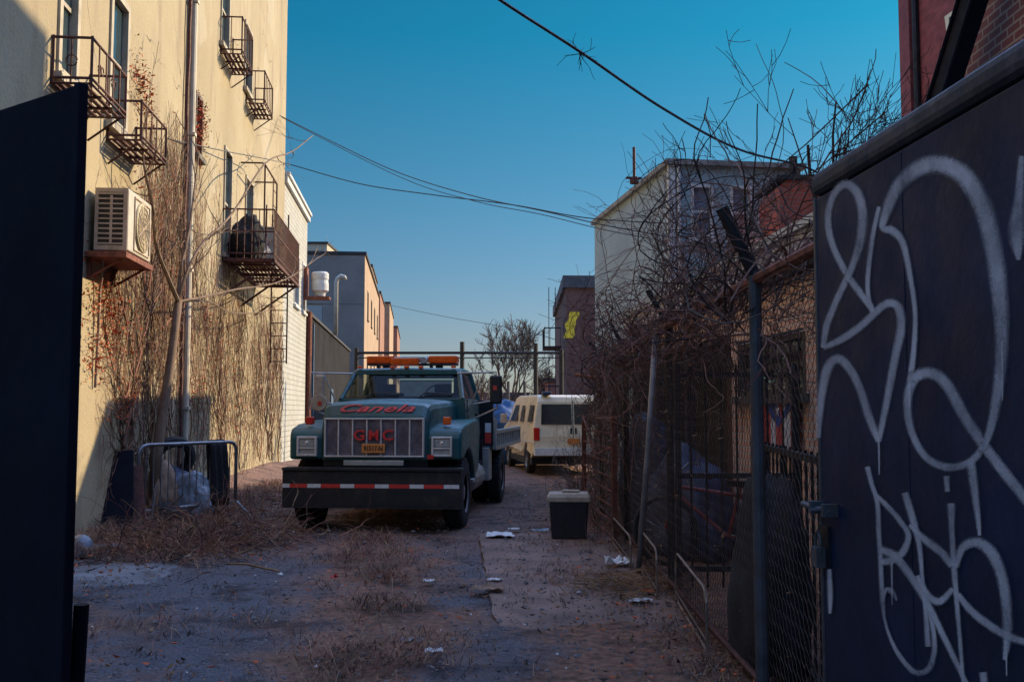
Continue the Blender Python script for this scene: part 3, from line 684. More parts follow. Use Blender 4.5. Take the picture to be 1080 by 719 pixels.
# ================================================================== overhead pipe frame behind the truck
yF = 31.5
fr = empty('pipe_gate_frame', (at(487,500,yF).x, yF, 0), 0, 'tall black pipe frame with chain link spanning the alley behind the truck', 'gate frame')
zt = at(487, 372, yF).z; x0 = at(376,372,yF).x-fr.location.x; x1 = at(592,372,yF).x-fr.location.x; xm = at(565,372,yF).x-fr.location.x; xq = at(536,372,yF).x-fr.location.x
mb = MB(); mb.tube([(x0,0,zt),(x1,0,zt)], .045, 8); mb.tube([(x0,0,zt-.16),(x1,0,zt-.16)], .018, 6); mb.build('top_rail', m_black_iron, fr)
for x, h_ in ((x0,.15),(0,.35),(xm,.3),(x1,.1)):
    mb = MB(); mb.tube([(x,0,-.1),(x,0,zt+h_)], .075, 8); mb.build('post', m_black_iron, fr)
for x in (xq, xm-.35):
    mb = MB(); mb.tube([(x,.1,-.1),(x,.1,zt-.9)], .05, 8); mb.build('pole', m_postmetal, fr)
mb = MB()
def chain(mb, x0, x1, z0, z1, fn, c=.055, r=.0024, n=3, mi=0):
    k = int((x1-x0)/(c*.5)); m = int((z1-z0)/(c*.5))
    for i in range(k+1):
        pts = [fn(x0 + i*c*.5 + (c*.5 if (j+i)%2 else 0), (.003 if j%2 else -.003), z0 + j*(z1-z0)/m) for j in range(m+1)]
        mb.tube(pts, r, n, mi, cap=False)
chain(mb, 0.2, x1, 0.1, zt-1.6, lambda a,d,z: (a,d,z), .16, .006, 3)
mb.build('mesh', m_chain, fr)

# ================================================================== far right brick block with fire escape
yB = 45.0
pB = at(597, 293, yB)
bb = empty('brick_building', (pB.x, yB, 0), 0, 'brown brick building with dark cornice and a fire escape, beyond the grey clapboard house', 'building')
mb = MB(); ang = (-.07, 1)
# face to camera (+u to the right), alley face recedes
lB = 14.0
A, B_, Cc, D = (0,0), (10,0.6), (10-.07*lB, lB), (.12, lB)
mb.prism([A,B_,Cc,D], lambda x,y: (x,y,-.3), lambda x,y: (x,y,pB.z)); mb.build('wall', m_far_brick, bb)
mb = MB(); mb.prism([(-.15,-.12),(10,.4),(10-.07*lB,lB+.2),(-.03,lB+.2)], lambda x,y: (x,y,pB.z-.45), lambda x,y: (x,y,pB.z+.1)); mb.build('roof', M('dark blue grey cornice', (.06,.075,.09), .7), bb)
mb = MB()
for z in (pB.z-3.1, pB.z-5.8):
    mb.box(-.95,-.16,1.0,3.8,z,z+.06); mb.tube([(-.95,1,z+.9),(-.95,3.8,z+.9)], .03, 4); mb.tube([(-.2,1,z+.9),(-.95,1,z+.9)], .03, 4)
    for i in range(8): mb.tube([(-.95,1+i*.4,z),(-.95,1+i*.4,z+.9)], .015, 4)
    for i in range(4): mb.tube([(-.2-.25*i,1,z),(-.2-.25*i,1,z+.9)], .015, 4)
for x in (-.75,-.45): mb.tube([(x,1.0,pB.z-8),(x,1.0,pB.z-.3)], .02, 4)
mb.build('fire_escape', m_black_iron, bb)
mb = MB(); q = at(602, 342, yB-.1); lx = q.x-pB.x
pts = []
for t in range(30):
    k = t/29; pts.append((lx-.12+.28*k+.04*math.sin(k*9), q.z-.62+1.2*k))
for i in range(29):
    (xa,za_),(xb,zb) = pts[i], pts[i+1]
    wv = .21+.035*math.sin(i*.55)
    mb.quad((xa-wv,-.02+.06*xa,za_),(xa+wv,-.02+.06*xa,za_),(xb+wv,-.02+.06*xb,zb),(xb-wv,-.02+.06*xb,zb))
mb.build('yellow_patch', m_yellow, bb)  # flat yellow strip laid over the brick
# low red houses far beyond on that side
p = at(578, 398, 70)
rr = empty('red_house', (p.x, 70, 0), 0, 'low red brick house far down the alley beside the brown brick building', 'house')
mb = MB(); mb.box(0,4,0,8,-.3,p.z-.3); mb.box(1.2,4,.0-.02,8.02,p.z-.298,p.z+1.0); mb.build('wall', m_red_brick, rr)
mb = MB(); mb.box(-.1,1.19,-.1,8.1,p.z-.297,p.z-.15); mb.box(1.1,4.1,-.12,8.12,p.z+1.003,p.z+1.15); mb.build('roof', m_roof_dark, rr)
# houses that close the alley far away
for i, (xa, xb, yy, zz, mt, lab) in enumerate(((-34,-13,215,8.0,m_greywall,'low grey building closing the far end of the street'),(-12.5,4,225,5.5,m_far_brick,'low brown building behind the distant bare tree'),(5,34,218,8.5,m_red_brick,'red building closing the far end of the street'))):
    blockb('distant_building', lab, mt, xa, xb, yy, yy+12, zz, 0, wins_front=[(-((xb-xa)*(k+.7)/5), -((xb-xa)*(k+.4)/5), 2.2, 4.0) for k in range(4)])
# ================================================================== RIGHT: grey clapboard house
YS = 18.4
cS = at(706, 174, YS)
th = math.atan(.165)
sh = empty('clapboard_house', (cS.x, YS, 0), th*.9, 'grey clapboard house with two white framed sash windows above the vine tangle', 'house')
LS = 6.15; WS = 2.6; ZS = cS.z
wS = []
def swin(xa, xb, ya, yb):
    a = at(xa,ya,YS+.1); b = at(xb,yb,YS+.1); return (a.x-cS.x, b.x-cS.x, b.z, a.z)
wS = [swin(728,753,195,251), swin(771,796,195,251)]
mb = MB(); fS = lambda u,d,z: (u,d,z)
facade(mb, fS, 0, WS, -.3, ZS, wS, .1)
mb.quad((WS,0,-.3),(WS,LS,-.3),(WS,LS,ZS),(WS,0,ZS)); mb.build('wall', m_siding, sh)
mb = MB(); mb.quad((0,0,-.3),(0,LS,-.3),(0,LS,ZS),(0,0,ZS)); mb.quad((0,LS,-.3),(WS,LS,-.3),(WS,LS,ZS),(0,LS,ZS)); mb.build('side_wall', m_siding_side, sh)
mb = MB(); mb.box(-.08,WS+.08,-.10,LS+.08,ZS+.003,ZS+.10); mb.build('roof', M('grey gutter', (.22,.22,.21), .6), sh)
mb = MB(); mb.box(-.012,.10,-.03,-.003,0,ZS-.003); mb.box(-.03,-.003,-.03,.10,0,ZS-.003); mb.build('corner_board', m_trim, sh)
mb = MB(); mb.tube([(.16,-.06,0),(.16,-.06,ZS-.05)], .035, 8); mb.build('downpipe', m_trim, sh)
for w in wS: window(sh, fS, *w, m_trim, m_pane_sky, .09, .055, True, m_trim, .035)
mb = MB(); pc = at(678, 190, YS+1.6); mb.tube([(pc.x-cS.x+.05,1.6,ZS),(pc.x-cS.x+.05,1.6,ZS+.75)], .03, 8); mb.tube([(pc.x-cS.x+.05,1.6,ZS),(pc.x-cS.x+.05,1.6,ZS+.13)], .09, 8); mb.box(pc.x-cS.x-.12,pc.x-cS.x+.2,1.55,1.65,ZS+.1,ZS+.13); mb.build('vent_pipe', m_rust, sh)
# vermilion brick annex right of it
pa0 = at(822, 190, 16.6); pa1 = at(872, 190, 16.6)
an = empty('red_annex', (pa0.x, 16.6, 0), 0, 'vermilion red brick annex seen through the vine loops beside the big gate leaf', 'building')
mb = MB(); w = pa1.x-pa0.x
mb.prism([(0,-.3),(w,-.3),(w,pa0.z),(.12,pa0.z),(0,pa0.z-.1)], lambda x,z: (x,0,z), lambda x,z: (x,1.4,z)); mb.build('wall', brick_mat('vermilion brick', (.50,.10,.06), (.42,.085,.055), (.3,.16,.12), .21, .075, ms=.01), an)
mb = MB(); mb.box(-.06,w+.06,-.06,1.46,pa0.z+.003,pa0.z+.08); mb.build('roof', m_roof_dark, an)
mb = MB(); q = at(840, 170, 16.8); mb.tube([(q.x-pa0.x,.4,pa0.z+.08),(q.x-pa0.x,.4,pa0.z+.5)], .07, 8); mb.build('chimney', m_black_iron, an)

# ================================================================== low brick house behind the fence
hx, hy = 2.66, 9.0; hth = math.atan(.067)
hs = empty('brick_house', (hx, hy, 0), hth, 'low orange brick house with barred wide window and dark porch behind the chain link fence', 'house')
# local: x to the right (into the house), y along the alley
fmH = lambda u, d, z: (d, u, z)
wz = (0.0, 2.05, 1.74, 2.30)
mb = MB(); facade(mb, fmH, -2.6, 2.35, -.2, 2.83, [wz], .16)
mb.quad((0,2.35,-.2),(.9,2.35,-.2),(.9,2.35,2.83),(0,2.35,2.83)); mb.quad((0,-2.6,-.2),(1.4,-2.6,-.2),(1.4,-2.6,2.83),(0,-2.6,2.83))
mb.build('wall', m_house_brick, hs)
window(hs, fmH, *wz, m_frame_dark, m_pane, .14, .05, True, m_frame_dark, .01)
mb = MB()
for i in range(9): mb.tube([(-.03, .1+i*.235, 1.70),(-.03,.1+i*.235,2.34)], .010, 5)
for z in (1.72, 2.32): mb.tube([(-.03,0,z),(-.03,2.05,z)], .012, 5)
mb.build('window_bars', m_black_iron, hs)
mb = MB(); mb.box(-.12,2.6,-2.8,8.3,2.84,2.93); mb.build('soffit_shade_board', m_porch, hs)  # dark board colour stands for the shade of a deeper overhang
mb = MB(); mb.box(-.15,2.65,-2.85,8.35,2.933,3.16); mb.build('fascia', m_fascia, hs)
mb = MB(); mb.box(-.19,2.7,-2.9,8.4,3.163,3.24); mb.build('roof', m_trim, hs)
mb = MB()
mb.box(.9,1.0,2.36,8.2,-.2,2.83); mb.box(0,.9,8.1,8.2,-.2,2.83); mb.box(-.2,.9,2.36,8.1,-.2,.16)
mb.build('porch_wall', m_porch, hs)
for y in (4.3, 6.2, 8.0):
    mb = MB(); mb.box(-.06,.06,y-.06,y+.06,.0,2.84); mb.build('porch_post', m_porch, hs)
mb = MB(); mb.box(.84,.898,4.6,5.5,.16,2.2); mb.build('door', M('dull red door', (.09,.02,.02), .6), hs)
mb = MB(); mb.box(-.03,.15,2.4,5.9,2.45,2.80); mb.build('lintel_board', m_house_brick, hs)

# hanging flag (flat cloth on the wall below the window)
fy0, fy1, fz0, fz1 = .10, 1.08, 1.20, 1.69
fl = empty('striped_flag', Matrix.Translation((hx,hy,0)) @ Matrix.Rotation(hth,4,'Z') @ Vector((-.055,0,0)), hth, 'small red white and blue flag with one star hung under the barred window', 'flag')
def flag_part(name, mat, polys, off):
    mb = MB()
    for P in polys:
        k = len(P); mb.add([(off+.012*math.sin(y*9), y, z) for y,z in P], [tuple(range(k))])
    return mb.build(name, mat, fl, fix=False)
# union end hangs at the top: stripes run downwards, triangle points down
W5 = (fy1-fy0)/5
def strip(i): 
    a, b = fy0+i*W5, fy0+(i+1)*W5
    return [[(a,fz0+j*(fz1-fz0)/6),(b,fz0+j*(fz1-fz0)/6),(b,fz0+(j+1)*(fz1-fz0)/6),(a,fz0+(j+1)*(fz1-fz0)/6)] for j in range(6)]
for i in range(5): flag_part('red_stripe' if i%2 == 0 else 'white_stripe', m_flag_r if i%2 == 0 else m_flag_w, strip(i), 0)
ym = (fy0+fy1)/2
flag_part('blue_triangle', m_flag_b, [[(fy0,fz1+.002),(fy1,fz1+.002),(ym,fz1-.27)]], -.006)
st = []
for k in range(10):
    a = math.pi/2 + k*math.pi/5; r = .075 if k%2==0 else .03
    st.append((ym+r*math.cos(a)*1.2, fz1-.105+r*math.sin(a)))
flag_part('star', m_flag_w, [[st[(2*i-1)%10], st[2*i], st[2*i+1], (ym,fz1-.105)] for i in range(5)], -.011)
gs = MB(); M4 = Matrix.Translation((hx,hy,0)) @ Matrix.Rotation(hth,4,'Z')
gs.tube([M4 @ Vector((-.07, 1.25-.9*t/10, 2.12-.30*math.sin(math.pi*min(1,t/10*.9))+.07*t/10)) for t in range(11)], .008, 5)
tag(gs.build('green_garland', m_green), 'pale green cord sagging across the barred window', 'cord')

# ================================================================== tall buildings on the right, mostly above the frame
rp = at(955, 60, 18.9)
rb = empty('red_building', (rp.x, 18.9, 0), 0, 'tall red painted building with dark corner trim, rising behind the big graffiti gate', 'building')
mb = MB(); mb.prism([(0,0),(9,0),(9,-13),(.5,-13)], lambda x,y: (x,y,-.3), lambda x,y: (x,y,12.4)); mb.build('wall', m_red_paint, rb)
mb = MB(); mb.box(-.05,9.1,-13.1,.1,12.403,12.65); mb.build('roof', m_roof_dark, rb)
mb = MB(); mb.box(-.09,.06,-.42,.06,0,12.39); mb.build('corner_trim', m_red_trim, rb)
mb = MB(); mb.tube([(-.04,-.60,0),(-.04,-.60,12.3)], .06, 8); mb.build('downpipe', m_black_iron, rb)
n_red = Vector((-1,-.5/13,0)).normalized()
P0 = Vector((rp.x,18.9,0))
q = [hit(x,y,P0+n_red*.03,n_red) for (x,y) in ((996,18),(1016,3),(1018,26),(999,40))]
sg = MB(); qq = [v-n_red*.02 for v in q]; sg.add(q+qq, [(0,1,2,3),(7,6,5,4),(0,4,5,1),(1,5,6,2),(2,6,7,3),(3,7,4,0)])
sgo = sg.build('wall_sign', M('pale yellow sign face', (.62,.58,.42), .6, var=.1)); tag(sgo, 'small pale sign with black figure on the red painted wall', 'sign')
c = sum(q, Vector())/4
ex = (q[1]-q[0]).normalized(); ez = Vector((0,0,1)); nn = ex.cross(ez).normalized()
if nn.dot(Vector((-1,-1,0))) < 0: nn = -nn
M4 = Matrix(((ex.x,ez.x,nn.x,c.x+nn.x*.02),(ex.y,ez.y,nn.y,c.y+nn.y*.02),(ex.z,ez.z,nn.z,c.z),(0,0,0,1)))
if ex.cross(ez).dot(nn) < 0: M4 = M4 @ Matrix.Diagonal((-1,1,1,1))
text_mesh('5 V', (q[0]-q[3]).length*.62, 'lettering', m_ink, sgo, M4, offset=.01)

kb = empty('dark_brick_building', (4.15, 9.0, 0), 0, 'dark red brick wall with pale mortar above the graffiti gate corner', 'building')
mb = MB(); mb.prism([(0,0),(6,0),(6,-13),(.0,-13)], lambda x,y: (x,y,-.3), lambda x,y: (x,y,8.2)); mb.build('wall', m_red_brick, kb)
mb = MB(); mb.box(-.1,6.1,-13.1,.1,8.203,8.45); mb.build('roof', m_roof_dark, kb)
# dark beam slanting along that wall down to the low roof
def xpl(x, y, X): return hit(x, y, Vector((X,0,0)), Vector((1,0,0)))
b0 = xpl(1046,-62,3.9); b1 = xpl(1002,78,3.9); dB = (b1-b0).normalized(); b1 = b0 + dB*((3.26-b0.z)/dB.z)
st_ = Vector((0,dB.z,-dB.y)); st_ = -st_ if st_.z < 0 else st_
mb = MB(); vs = []
for p in (b0, b1):
    for X_ in (-.06,.06):
        for e in (-.15,.15): vs.append(p + st_*e + Vector((X_,0,0)))
mb.add(vs, [(0,1,3,2),(4,6,7,5),(0,2,6,4),(1,5,7,3),(0,4,5,1),(2,3,7,6)])
for e in (-.13,.13): mb.tube([b0+st_*e-Vector((.07,0,0)), b1+st_*e-Vector((.07,0,0))], .02, 5)
tag(mb.build('steel_beam', m_gate2), 'dark steel beam slanting down in front of the dark brick wall', 'beam')

# ================================================================== chain link fence on the alley line
FX = 1.36
cf = empty('chain_link_fence', (FX, 5.5, 0), 0, 'rusty chain link fence with angled top arms along the alley, overgrown by vines', 'fence')
mb = MB(); mb.tube([(0,-2.2,2.30),(0,0,2.31),(0.01,3.4,2.33),(-.01,6.8,2.30),(0,11.6,2.30)], .032, 8); mb.build('top_rail', m_rail_rust, cf)
mb = MB(); mb.tube([(.02,-2.2,.10),(.02,0,.08),(.03,6.8,.1),(.02,11.6,.1)], .022, 6); mb.build('bottom_rail', m_rust, cf)
for i, y in enumerate((0, 3.4, 6.8, 10.2)):
    mb = MB(); mb.tube([(-.005,y,-.1),(-.01,y,2.36)] if i == 0 else [(.05,y,-.1),(.045,y,2.36)], .036 if i == 0 else .035, 10); p = mb.build('post', m_postmetal if i == 0 else m_black_iron, cf)
    mb = MB(); mb.tube([(-.01,y,2.33),(-.20,y-.05,2.70)] if i == 0 else [(.045,y,2.33),(-.14,y,2.66)], .035 if i == 0 else .024, 6)
    mb.build('barb_arm', m_black_iron, p)
mb = MB(); chain(mb, -2.2, 11.6, .08, 2.30, lambda a,d,z: (.035+d+.02*math.sin(a*1.3)*math.sin(z*1.4), a, z), .078, .0017, 3); mb.build('mesh', m_chain, cf)
mb = MB()
for k in range(3):
    o_ = .09+.055*k
    mb.tube([(.045-o_*1.0, -2.2+i*.7, 2.33+o_*1.75-.012*math.sin(i*1.7)) for i in range(20)], .003, 4)
mb.build('barbed_wire', m_rust, cf)
# leaning pole
m_leanpole = M('bare weathered steel pole', (.20,.185,.19), .5, .2, .35, 5)
b = gnd(672,612); t = at(692,346,9.32)
o = MB().tube([b-Vector((0,0,.05)), (b+t)/2+Vector((.01,0,0)), t], .028, 8).build('leaning_pole', m_leanpole, smooth=True)
tag(o, 'bare steel pole leaning against the fence top rail', 'pole')
# picket gate standing behind the fence, facing the street
pg = empty('picket_gate', (1.46, 8.95, 0), 0, 'black iron picket gate standing crosswise behind the chain link fence', 'gate')
mb = MB()
for z in (.16, .98, 1.88): mb.box(0,1.10,-.02,.02,z,z+.045)
mb.box(0,.05,-.026,.026,0,2.0); mb.box(1.05,1.10,-.026,.026,0,2.0); mb.build('frame', m_black_iron, pg)
mb = MB()
for i in range(1, 8): mb.tube([(i*.138,0,.02),(i*.138,0,1.95),(i*.138,0,2.03)], [.011,.011,.002], 5)
mb.build('pickets', m_black_iron, pg)
# second picket panel nearer, across the front of the brick house
pg2 = empty('iron_fence', (1.58, 4.95, 0), R(-6), 'low black iron picket fence in front of the flag and brick wall', 'fence')
mb = MB()
for z in (.12, 1.30): mb.box(-.02,.02,0,2.8,z,z+.04)
mb.box(-.026,.026,0,.05,0,1.36); mb.box(-.026,.026,2.75,2.8,0,1.36); mb.build('frame', m_black_iron, pg2)
mb = MB()
for i in range(1, 16): mb.tube([(0,i*.17,.02),(0,i*.17,1.36)], .009, 5)
mb.build('pickets', m_black_iron, pg2)

# rusty bar panel leaning in the fence line
rr_ = empty('rusty_bar_panel', (1.22, 11.9, 0), R(3), 'rusty panel of horizontal bars standing behind the black bin', 'fence panel')
for y in (0, 2.9):
    mb = MB(); mb.box(-.03,.03,y,y+.06,0,1.52); mb.build('post', m_rail_rust, rr_)
mb = MB()
for i in range(9): mb.tube([(0,.05,.08+i*.175),(.01*math.sin(i),1.5,.07+i*.176),(0,2.92,.08+i*.175)], .012, 5)
mb.build('bars', m_rail_rust, rr_)
mb = MB(); mb.tube([(-.02,.03,1.15),(-.05,1.3,1.0),(-.06,2.0,1.3),(-.02,2.9,1.5)], .014, 5); mb.build('brace', m_rail_rust, rr_)

# low pale pipe hoops along the fence foot
def hoop(y0, y1, h, label, x0=1.22, x1=1.22, mesh=True):
    r = empty('wire_edging', (x0, y0, .02), 0, label, 'edging', 'low bent pipe edging along the fence foot')
    dx = x1-x0; L = y1-y0
    f = lambda t, z: (dx*t, L*t, z)
    mb = MB(); mb.tube([f(0,.0), f(0,h-.08), f(.03,h-.02), f(.08,h), f(.92,h), f(.97,h-.02), f(1,h-.08), f(1,0)], .0095, 6)
    mb.tube([f(0,.04), f(1,.04)], .0095, 6); mb.tube([f(0,.10), f(1,.10)], .006, 5); mb.build('frame', m_pale_pipe, r)
    mb = MB()
    for i in range(1, int(L/.09)): mb.tube([f(i*.09/L,.04), f(i*.09/L,h)], .0022, 3)
    for j in range(1, 4): mb.tube([f(0,h*j/4), f(1,h*j/4)], .0022, 3)
    mb.build('wires', m_chain, r)
hoop(9.85, 11.7, .33, 'bent pale pipe edging between the rusty bar panel and the leaning pole', 1.16, 1.17)
hoop(8.30, 9.75, .42, 'bent pale pipe edging in front of the black fence post, beside the leaning pole foot', 1.19, 1.24)
hoop(6.45, 8.20, .42, 'bent pale pipe edging nearest the graffiti gate', 1.24, 1.33)

# bin with pale lid
bp = gnd(601, 572)
bn = empty('storage_bin', (bp.x, bp.y+.18, .04), R(-3), 'black plastic bin with beige lid beside the rusty bar panel', 'bin')
mb = MB(); mb.loft([[(-s,-d,z),(s,-d,z),(s,d,z),(-s,d,z)] for s,d,z in ((.21,.17,0),(.235,.19,.40),(.24,.195,.44))], 0, True); mb.build('body', m_bin, bn, bevel=.02)
mb = MB(); mb.loft([[(-s,-d,z),(s,-d,z),(s,d,z),(-s,d,z)] for s,d,z in ((.265,.215,.443),(.265,.215,.50),(.235,.185,.545))], 0, True); mb.build('lid', m_lid, bn, bevel=.012)
mb = MB(); mb.box(-.08,.13,-.05,.07,.547,.575); mb.build('handle', m_lid, bn, bevel=.008)
# stuff behind the fence
lump('tarp_heap', m_navytarp, (1.95, 11.2, 0), (.42,.75,.75), 13, .25, 1.4, .2, label='dark blue tarp heap behind the fence near the leaning pole', cat='tarp')
lump('rubbish_bag', m_navytarp, (1.8, 12.9, 0), (.35,.5,.95), 19, .25, 1.6, .6, label='tall dark bundle behind the rusty bar panel', cat='bundle')
lump('hanging_bag', m_cloth, (1.62, 6.35, .0), (.22,.75,.80), 31, .22, 1.5, -.1, label='large black covered heap behind the fence under the flag', cat='heap')

# bicycle behind the fence
bc = empty('bicycle', (1.98, 9.75, .05), R(62), 'red bicycle parked behind the picket gate in the dark porch', 'bicycle')
for y, nm in ((-.52,'wheel'),(.52,'wheel')):
    mb = MB(); mb.lathe([(-.018,.30),(-.022,.325),(0,.345),(.022,.325),(.018,.30)], (0,y,.345), 'x', 32); w = mb.build('wheel', m_rubber, bc, smooth=True)
    mb = MB()
    for k in range(14): a = k*math.pi/7; mb.tube([(0,y,.345),(0,y+.30*math.cos(a),.345+.30*math.sin(a))], .0025, 3)
    mb.cyl((-.05,y,.345),(.05,y,.345),.025,8); mb.build('spokes', m_steel, w)
mb = MB()
for a, b in (((0,-.52,.345),(0,-.12,.32)),((0,-.12,.32),(0,-.25,.82)),((0,-.22,.72),(0,.36,.78)),((0,-.12,.32),(0,.38,.70)),((0,-.52,.345),(0,-.23,.74)),((0,.52,.345),(0,.34,.92))): mb.tube([a,b], .019, 7)
mb.build('frame', M('red bicycle paint', (.20,.02,.02), .4), bc)
mb = MB(); mb.tube([(-.28,.25,1.0),(-.2,.34,1.0),(0,.34,.95),(.2,.34,1.0),(.28,.25,1.0)], .013, 6); mb.build('handlebar', m_steel, bc)
mb = MB(); mb.loft([[(-w,-.36+y,.86),(w,-.36+y,.86),(w*.6,-.36+y,.80),(-w*.6,-.36+y,.80)] for y,w in ((0,.09),(.1,.08),(.25,.02))], 0, True); mb.build('saddle', m_black_plastic, bc)

# ================================================================== gate leaves
g0 = at(858.5, 183, 3.4); g1 = at(1080, 29, 2.13)
GD = Vector((g1.x-g0.x, g1.y-g0.y, 0)).normalized(); GN = Vector((GD.y, -GD.x, 0))
if GN.x > 0: GN = -GN
ZG = g0.z
rz = math.atan2(GD.x, -GD.y)
gr = empty('gate_leaf', (g0.x, g0.y, 0), 0, 'big steel gate leaf covered in white spray graffiti, with bolt', 'gate')
def gp(s, d, z): p = GD*s - GN*d; return (p.x, p.y, z)
def gbox(mb, s0, s1, d0, d1, z0, z1):
    mb.add([gp(s,d,z) for z in (z0,z1) for s,d in ((s0,d0),(s1,d0),(s1,d1),(s0,d1))], [(0,3,2,1),(4,5,6,7),(0,1,5,4),(1,2,6,5),(2,3,7,6),(3,0,4,7)])
LG = 2.75
mb = MB(); gbox(mb, .0, LG, 0, .05, .05, ZG-.092); mb.build('panel', m_gate, gr, bevel=.006)
mb = MB(); gbox(mb, -.012, LG, -.012, .06, ZG-.085, ZG); mb.build('top_bar', M('scuffed navy bar', (.018,.021,.034), .7, 0, .3, 5, .15, 50, grime=(.06,.055,.065), gscale=4), gr, bevel=.03, seg=3)
for s_ in (.66,):
    mb = MB(); gbox(mb, s_, s_+.006, -.0016, -.0001, .05, ZG-.1); mb.build('weld_seam', m_gate, gr)
mb = MB(); gbox(mb, -.012, .012, -.004, .055, .05, ZG-.088); mb.build('edge_bar', m_gate_edge, gr, bevel=.004)
mb = MB(); mb.tube([gp(LG+.06,.02,0), gp(LG+.06,.02,ZG+.1)], .06, 10); mb.build('hinge_post', m_gate2, gr)
bz = hit(880, 537, g0, GN); bs = (bz-g0).dot(GD); bzz = bz.z
mb = MB(); mb.tube([gp(-.09,-.03,bzz), gp(.16,-.03,bzz-.01)], .011, 8); mb.tube([gp(.10,-.03,bzz-.005), gp(.10,-.075,bzz-.005)], .009, 6)
for s_ in (.02,.13): gbox(mb, s_, s_+.02, -.05, 0, bzz-.022, bzz+.02)
mb.build('bolt', m_postmetal, gr)
mb = MB(); gbox(mb, .005, .085, -.012, .0, bzz-.19, bzz-.06); mb.build('lock_plate', m_black_iron, gr)
mb = MB(); mb.tube([gp(.02+.0*t,-.03,bzz-.08) if t==0 else gp(.045+.022*math.sin(t*.45),-.03,bzz-.125+.045*math.cos(t*.45)) for t in range(1,15)], .006, 6); gbox(mb,.018,.068,-.045,-.014,bzz-.195,bzz-.13); mb.build('padlock', m_postmetal, gr)

def catmull(P, n=10):
    out = []
    for i in range(len(P)-1):
        p0 = P[max(i-1,0)]; p1 = P[i]; p2 = P[i+1]; p3 = P[min(i+2,len(P)-1)]
        for k in range(n):
            t = k/n
            out.append(tuple(.5*((2*p1[j]) + (-p0[j]+p2[j])*t + (2*p0[j]-5*p1[j]+4*p2[j]-p3[j])*t*t + (-p0[j]+3*p1[j]-3*p2[j]+p3[j])*t**3) for j in range(len(p1))))
    out.append(tuple(P[-1])); return out
def up(P, w): return [(860+x/2.055, 150+y/2.055, w if len(q)==0 else q[0]) for x, y, *q in P]
def lo(P, w): return [(840+x/2.67, 450+y/2.67, w if len(q)==0 else q[0]) for x, y, *q in P]
strokes = [
 up([(125,368,7),(100,330),(70,288),(38,225),(27,170),(38,118),(62,92,14),(88,105,15),(102,150,15),(98,210,14),(80,270),(52,330),(25,395),(17,445,9)], 11),
 up([(17,445,8),(60,425),(105,393),(150,352,13),(178,356,14),(186,400,14),(172,470,13),(158,545),(137,648,9)], 12),
 up([(137,648,9),(118,600),(95,530),(68,482,14),(45,470,15),(25,495,15),(12,560,13),(6,640,8)], 13),
 up([(138,140,7),(125,200),(114,285,8),(115,335),(125,368,10)], 8),
 up([(205,522,11),(214,440,9),(216,370,8),(206,295,9),(190,220,11),(168,192,14),(147,186,11),(150,162,14),(178,98,20),(222,58,25),(272,48,27),(325,75,29),(365,145,29),(388,240,27),(400,340,25),(404,440,20),(395,540,17),(375,635,13),(340,688,12),(290,704,13),(240,682,12),(208,625,12),(200,560,14),(215,512,16),(250,500,18),(285,525,18),(322,592,18),(365,655,17),(410,715,17),(470,790,17)], 14),
 up([(447,30,10),(442,120,16),(437,195,26),(440,255,8)], 14),
 lo([(200,112,9),(212,160),(228,215),(232,300),(238,400),(242,480,8),(248,540,5),(265,595,6),(295,650,8),(335,690,9),(372,680,10),(388,630,9),(385,570,8),(368,500,9),(345,425,13)], 8),
 lo([(222,190,7),(255,222),(290,262),(315,305,10),(300,352,12),(268,375,13),(236,380,10)], 9),
 lo([(236,345,12),(275,362,14),(315,410,13),(360,480,12),(410,580,10),(480,725,9)], 12),
 lo([(244,490,5),(252,458,6),(268,462,9),(283,488,4)], 6),
 lo([(305,185,11),(325,250,12),(345,330,9),(354,420,7),(364,520,8),(371,618,10)], 9),
 lo([(318,275,6),(360,315,12),(410,355,13),(436,392,10)], 11),
 lo([(340,418,8),(372,475,11),(405,490,12),(440,455,8)], 9),
 lo([(423,138,10),(425,182,8)], 9),
 lo([(436,215,13),(438,300,9),(444,400,10),(452,500,8),(462,620,7),(470,725,7)], 9),
 lo([(448,395,9),(468,340,13),(508,325,16),(548,352,18),(578,420,17),(592,510,16),(594,590,14),(586,655,7)], 14),
 lo([(455,470,9),(490,515,12),(540,555,13),(600,590,13),(660,610,10)], 12),
 lo([(490,95,15),(503,190,12),(516,305,6)], 11),
 lo([(92,400,7),(95,470,9),(94,525,5)], 8),
 lo([(525,690,12),(530,735,12)], 12),
 up([(137,640,4),(138,690,3),(138,720,2)], 3), up([(404,430,4),(405,500,3),(405,560,2)], 3), up([(205,520,4),(204,575,3)], 3), lo([(268,380,4),(269,450,3),(269,500,2)], 3), lo([(590,600,4),(591,660,3),(592,700,2)], 3),
]
gm = MB(); gm.uv = []
for si, P in enumerate(strokes):
    C = catmull(P, 9); off = .0105 + .0006*si
    base = len(gm.v)
    for i, (x, y, w) in enumerate(C):
        a = C[max(i-1,0)]; b = C[min(i+1,len(C)-1)]
        tx, ty = b[0]-a[0], b[1]-a[1]; l = math.hypot(tx,ty) or 1; nx, ny = -ty/l, tx/l
        for k, sgn in enumerate((-1,1)):
            p = hit(x+nx*sgn*w*.54, y+ny*sgn*w*.54, g0 + GN*off*.35, GN)
            gm.v.append(tuple(p - Vector((g0.x,g0.y,0)))); gm.uv.append((float(k), i/len(C)))
    for i in range(len(C)-1):
        a = base+2*i; gm.f.append((a,a+1,a+3,a+2)); gm.m.append(0)
gm.build('graffiti', m_spray, gr, fix=False)

